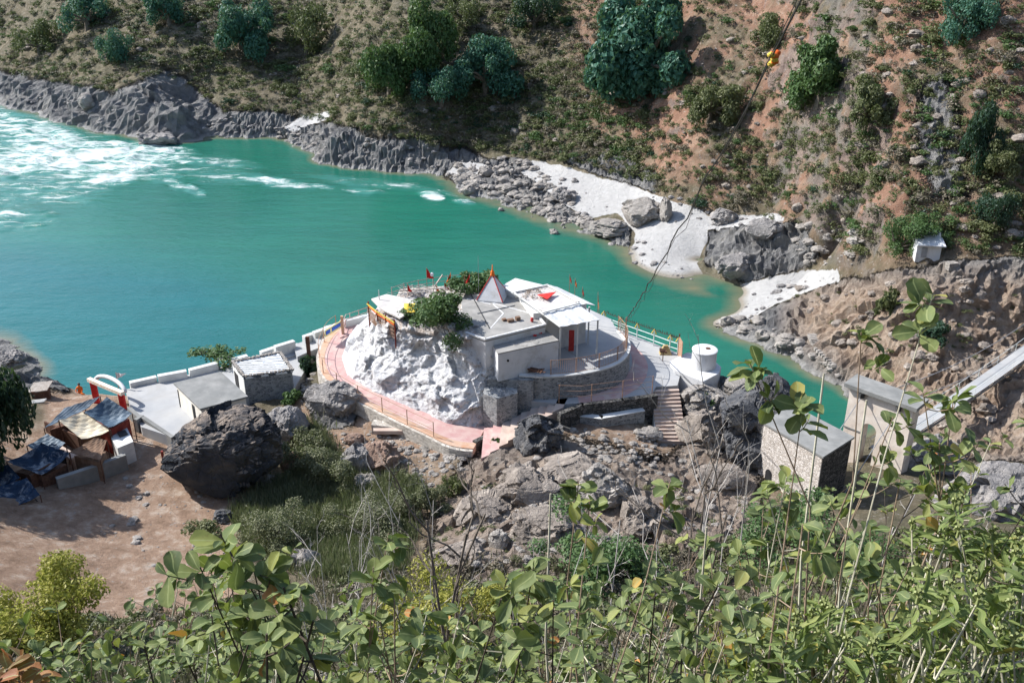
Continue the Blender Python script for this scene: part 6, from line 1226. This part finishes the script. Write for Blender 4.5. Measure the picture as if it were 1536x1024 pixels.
# single sprigs that reach up into the view
def sprig(label, pts, seed, S=.1, stem='stem', twigs=4, tl=.1, whorl=4, r0=.0065, D=None, span=.2, mat='big', kind='big', off=0):
    tips = [WD(*p) for p in pts]; d_ = pts[0][2]; rt = WD(pts[0][0]+off, 1090, d_); rt.z = ground(rt.x, rt.y); return broad(label, rt, tips, seed, S=S, stem=stem, twigs=twigs, tl=tl, whorl=whorl, r0=r0, name='leafy_sprig', span=span, mat=mat, kind=kind, group=None)
sprig('big leaved sprig rising over the dirt yard', [(330, 800, 3.0), (300, 850, 3.0), (375, 830, 3.05), (405, 870, 3.0)], 501, .082, 'dstem', 4, .11, 5, off=60)
sprig('pale leaved sprig standing before the green scrub', [(583, 800, 3.4), (560, 850, 3.4)], 502, .082, 'stem', 3, .07, 4, off=60)
sprig('sprig with an orange leaf before the outcrop cave', [(868, 722, 3.6), (885, 748, 3.6)], 503, .075, 'stem', 3, .07, 5, off=40)
sprig('flat topped sprig left of the dry twigs and hut', [(1005, 722, 3.5)], 504, .08, 'stem', 2, .06, 6, off=70)
sprig('tall sprig overlapping the river right of the tank', [(1125, 545, 3.3), (1205, 602, 3.3)], 505, .080, 'stem', 2, .07, 5, off=130, span=.06)
sprig('leaf sprig before the rock steps on the far bank', [(1292, 498, 3.4)], 506, .072, 'stem', 2, .07, 5, off=120, span=.06)
sprig('highest sprig in front of the ochre cliff', [(1400, 440, 3.5)], 507, .075, 'gstem', 2, .08, 6, off=-90, span=.06)
sprig('sprig with big leaves in front of the bridge tower', [(1385, 590, 3.8), (1340, 625, 3.8), (1430, 600, 3.9)], 508, .075, 'stem', 4, .12, 5, off=-20)
sprig('sprig before the wall of the speckled hut', [(1180, 715, 3.6), (1150, 735, 3.7)], 509, .075, 'gstem', 3, .08, 5, off=60)
for i_, (x, y, D) in enumerate(((826, 740, 4.2), (1236, 560, 4.0), (1300, 600, 4.2), (1060, 790, 4.0))):
    b = WD(x+[10, -10, -20, 20][i_], 1100, D); b.z = ground(b.x, b.y); e = WD(x, y, D); MB().tube([b, b.lerp(e, .4)+Vector((.03, 0, 0)), b.lerp(e, .75)+Vector((-.02, 0, 0)), e], .008, 6, .004).build('dry_stalk', M['gstem'], label='long pale bare stalk '+['before the central outcrop', 'crossing the speckled hut roof', 'crossing the bridge tower', 'left of the speckled hut foot'][i_], cat='stalk')
# lance leaved plants with budding tops at the lower right
for i_, (x, y, D, lb) in enumerate(((1400, 770, 3.5, 'leftmost of the lower right group'), (1450, 750, 3.3, 'tallest of the lower right group'), (1500, 760, 3.2, 'next to the right edge'), (1540, 770, 3.3, 'cut by the right edge'), (1390, 860, 3.0, 'low, under the leftmost tall one'), (1470, 870, 2.9, 'low, in front of the tallest one'), (1530, 880, 2.9, 'low, at the bottom right corner'), (1170, 930, 3.0, 'beside the straw grass'), (1290, 960, 2.9, 'at the bottom right of centre'), (1245, 900, 3.3, 'above the bottom right of centre one'))):
    rs2 = random.Random(i_+70); tips = [WD(x+rs2.uniform(-38, 38), y+rs2.uniform(-10, 90), D*rs2.uniform(1.1, 1.3)) for _ in range(6)]; rt = WD(x+20, 1120, D); rt.z = ground(rt.x, rt.y)
    t = broad('pale stemmed plant with drooping lance leaves, '+lb, rt, tips, 600+i_, S=.105, kind='lance', mat='lance', stem='gstem', r0=.010, twigs=3, whorl=6, tl=.07, name='lance_leaved_plant', span=.3, group='lance leaved plants in the foreground')
    for p in tips:
        m = MB(); m.tube([p-Vector((0, 0, .01)), p+Vector((0, 0, .045))], .006, 5, .003)
        for k in range(8):
            an = k*2.4; c_ = p+Vector((0, 0, .005*k)); q_ = c_+Vector((math.cos(an)*.014, math.sin(an)*.014, .016)); m.tube([c_, c_.lerp(q_, .6), q_], .003, 4, .0055)
        m.build('flower_spike', M['lance'], t)


sprig('withered red brown leaves at the bottom left corner', [(10, 1003, 2.6), (28, 1020, 2.6), (-5, 1018, 2.6)], 520, .06, 'stem', 3, .05, 5, mat='rleaf')
sprig('dark stemmed leafy branch low at the left of centre', [(425, 880, 2.9), (470, 930, 2.9), (400, 950, 2.8)], 521, .075, 'dstem', 5, .12, 5, off=90, r0=.011, span=.4)
sprig('leafy branch before the lime bush', [(760, 870, 3.0), (800, 850, 3.0), (830, 900, 3.0)], 522, .078, 'dstem', 5, .12, 5, off=40, span=.4)
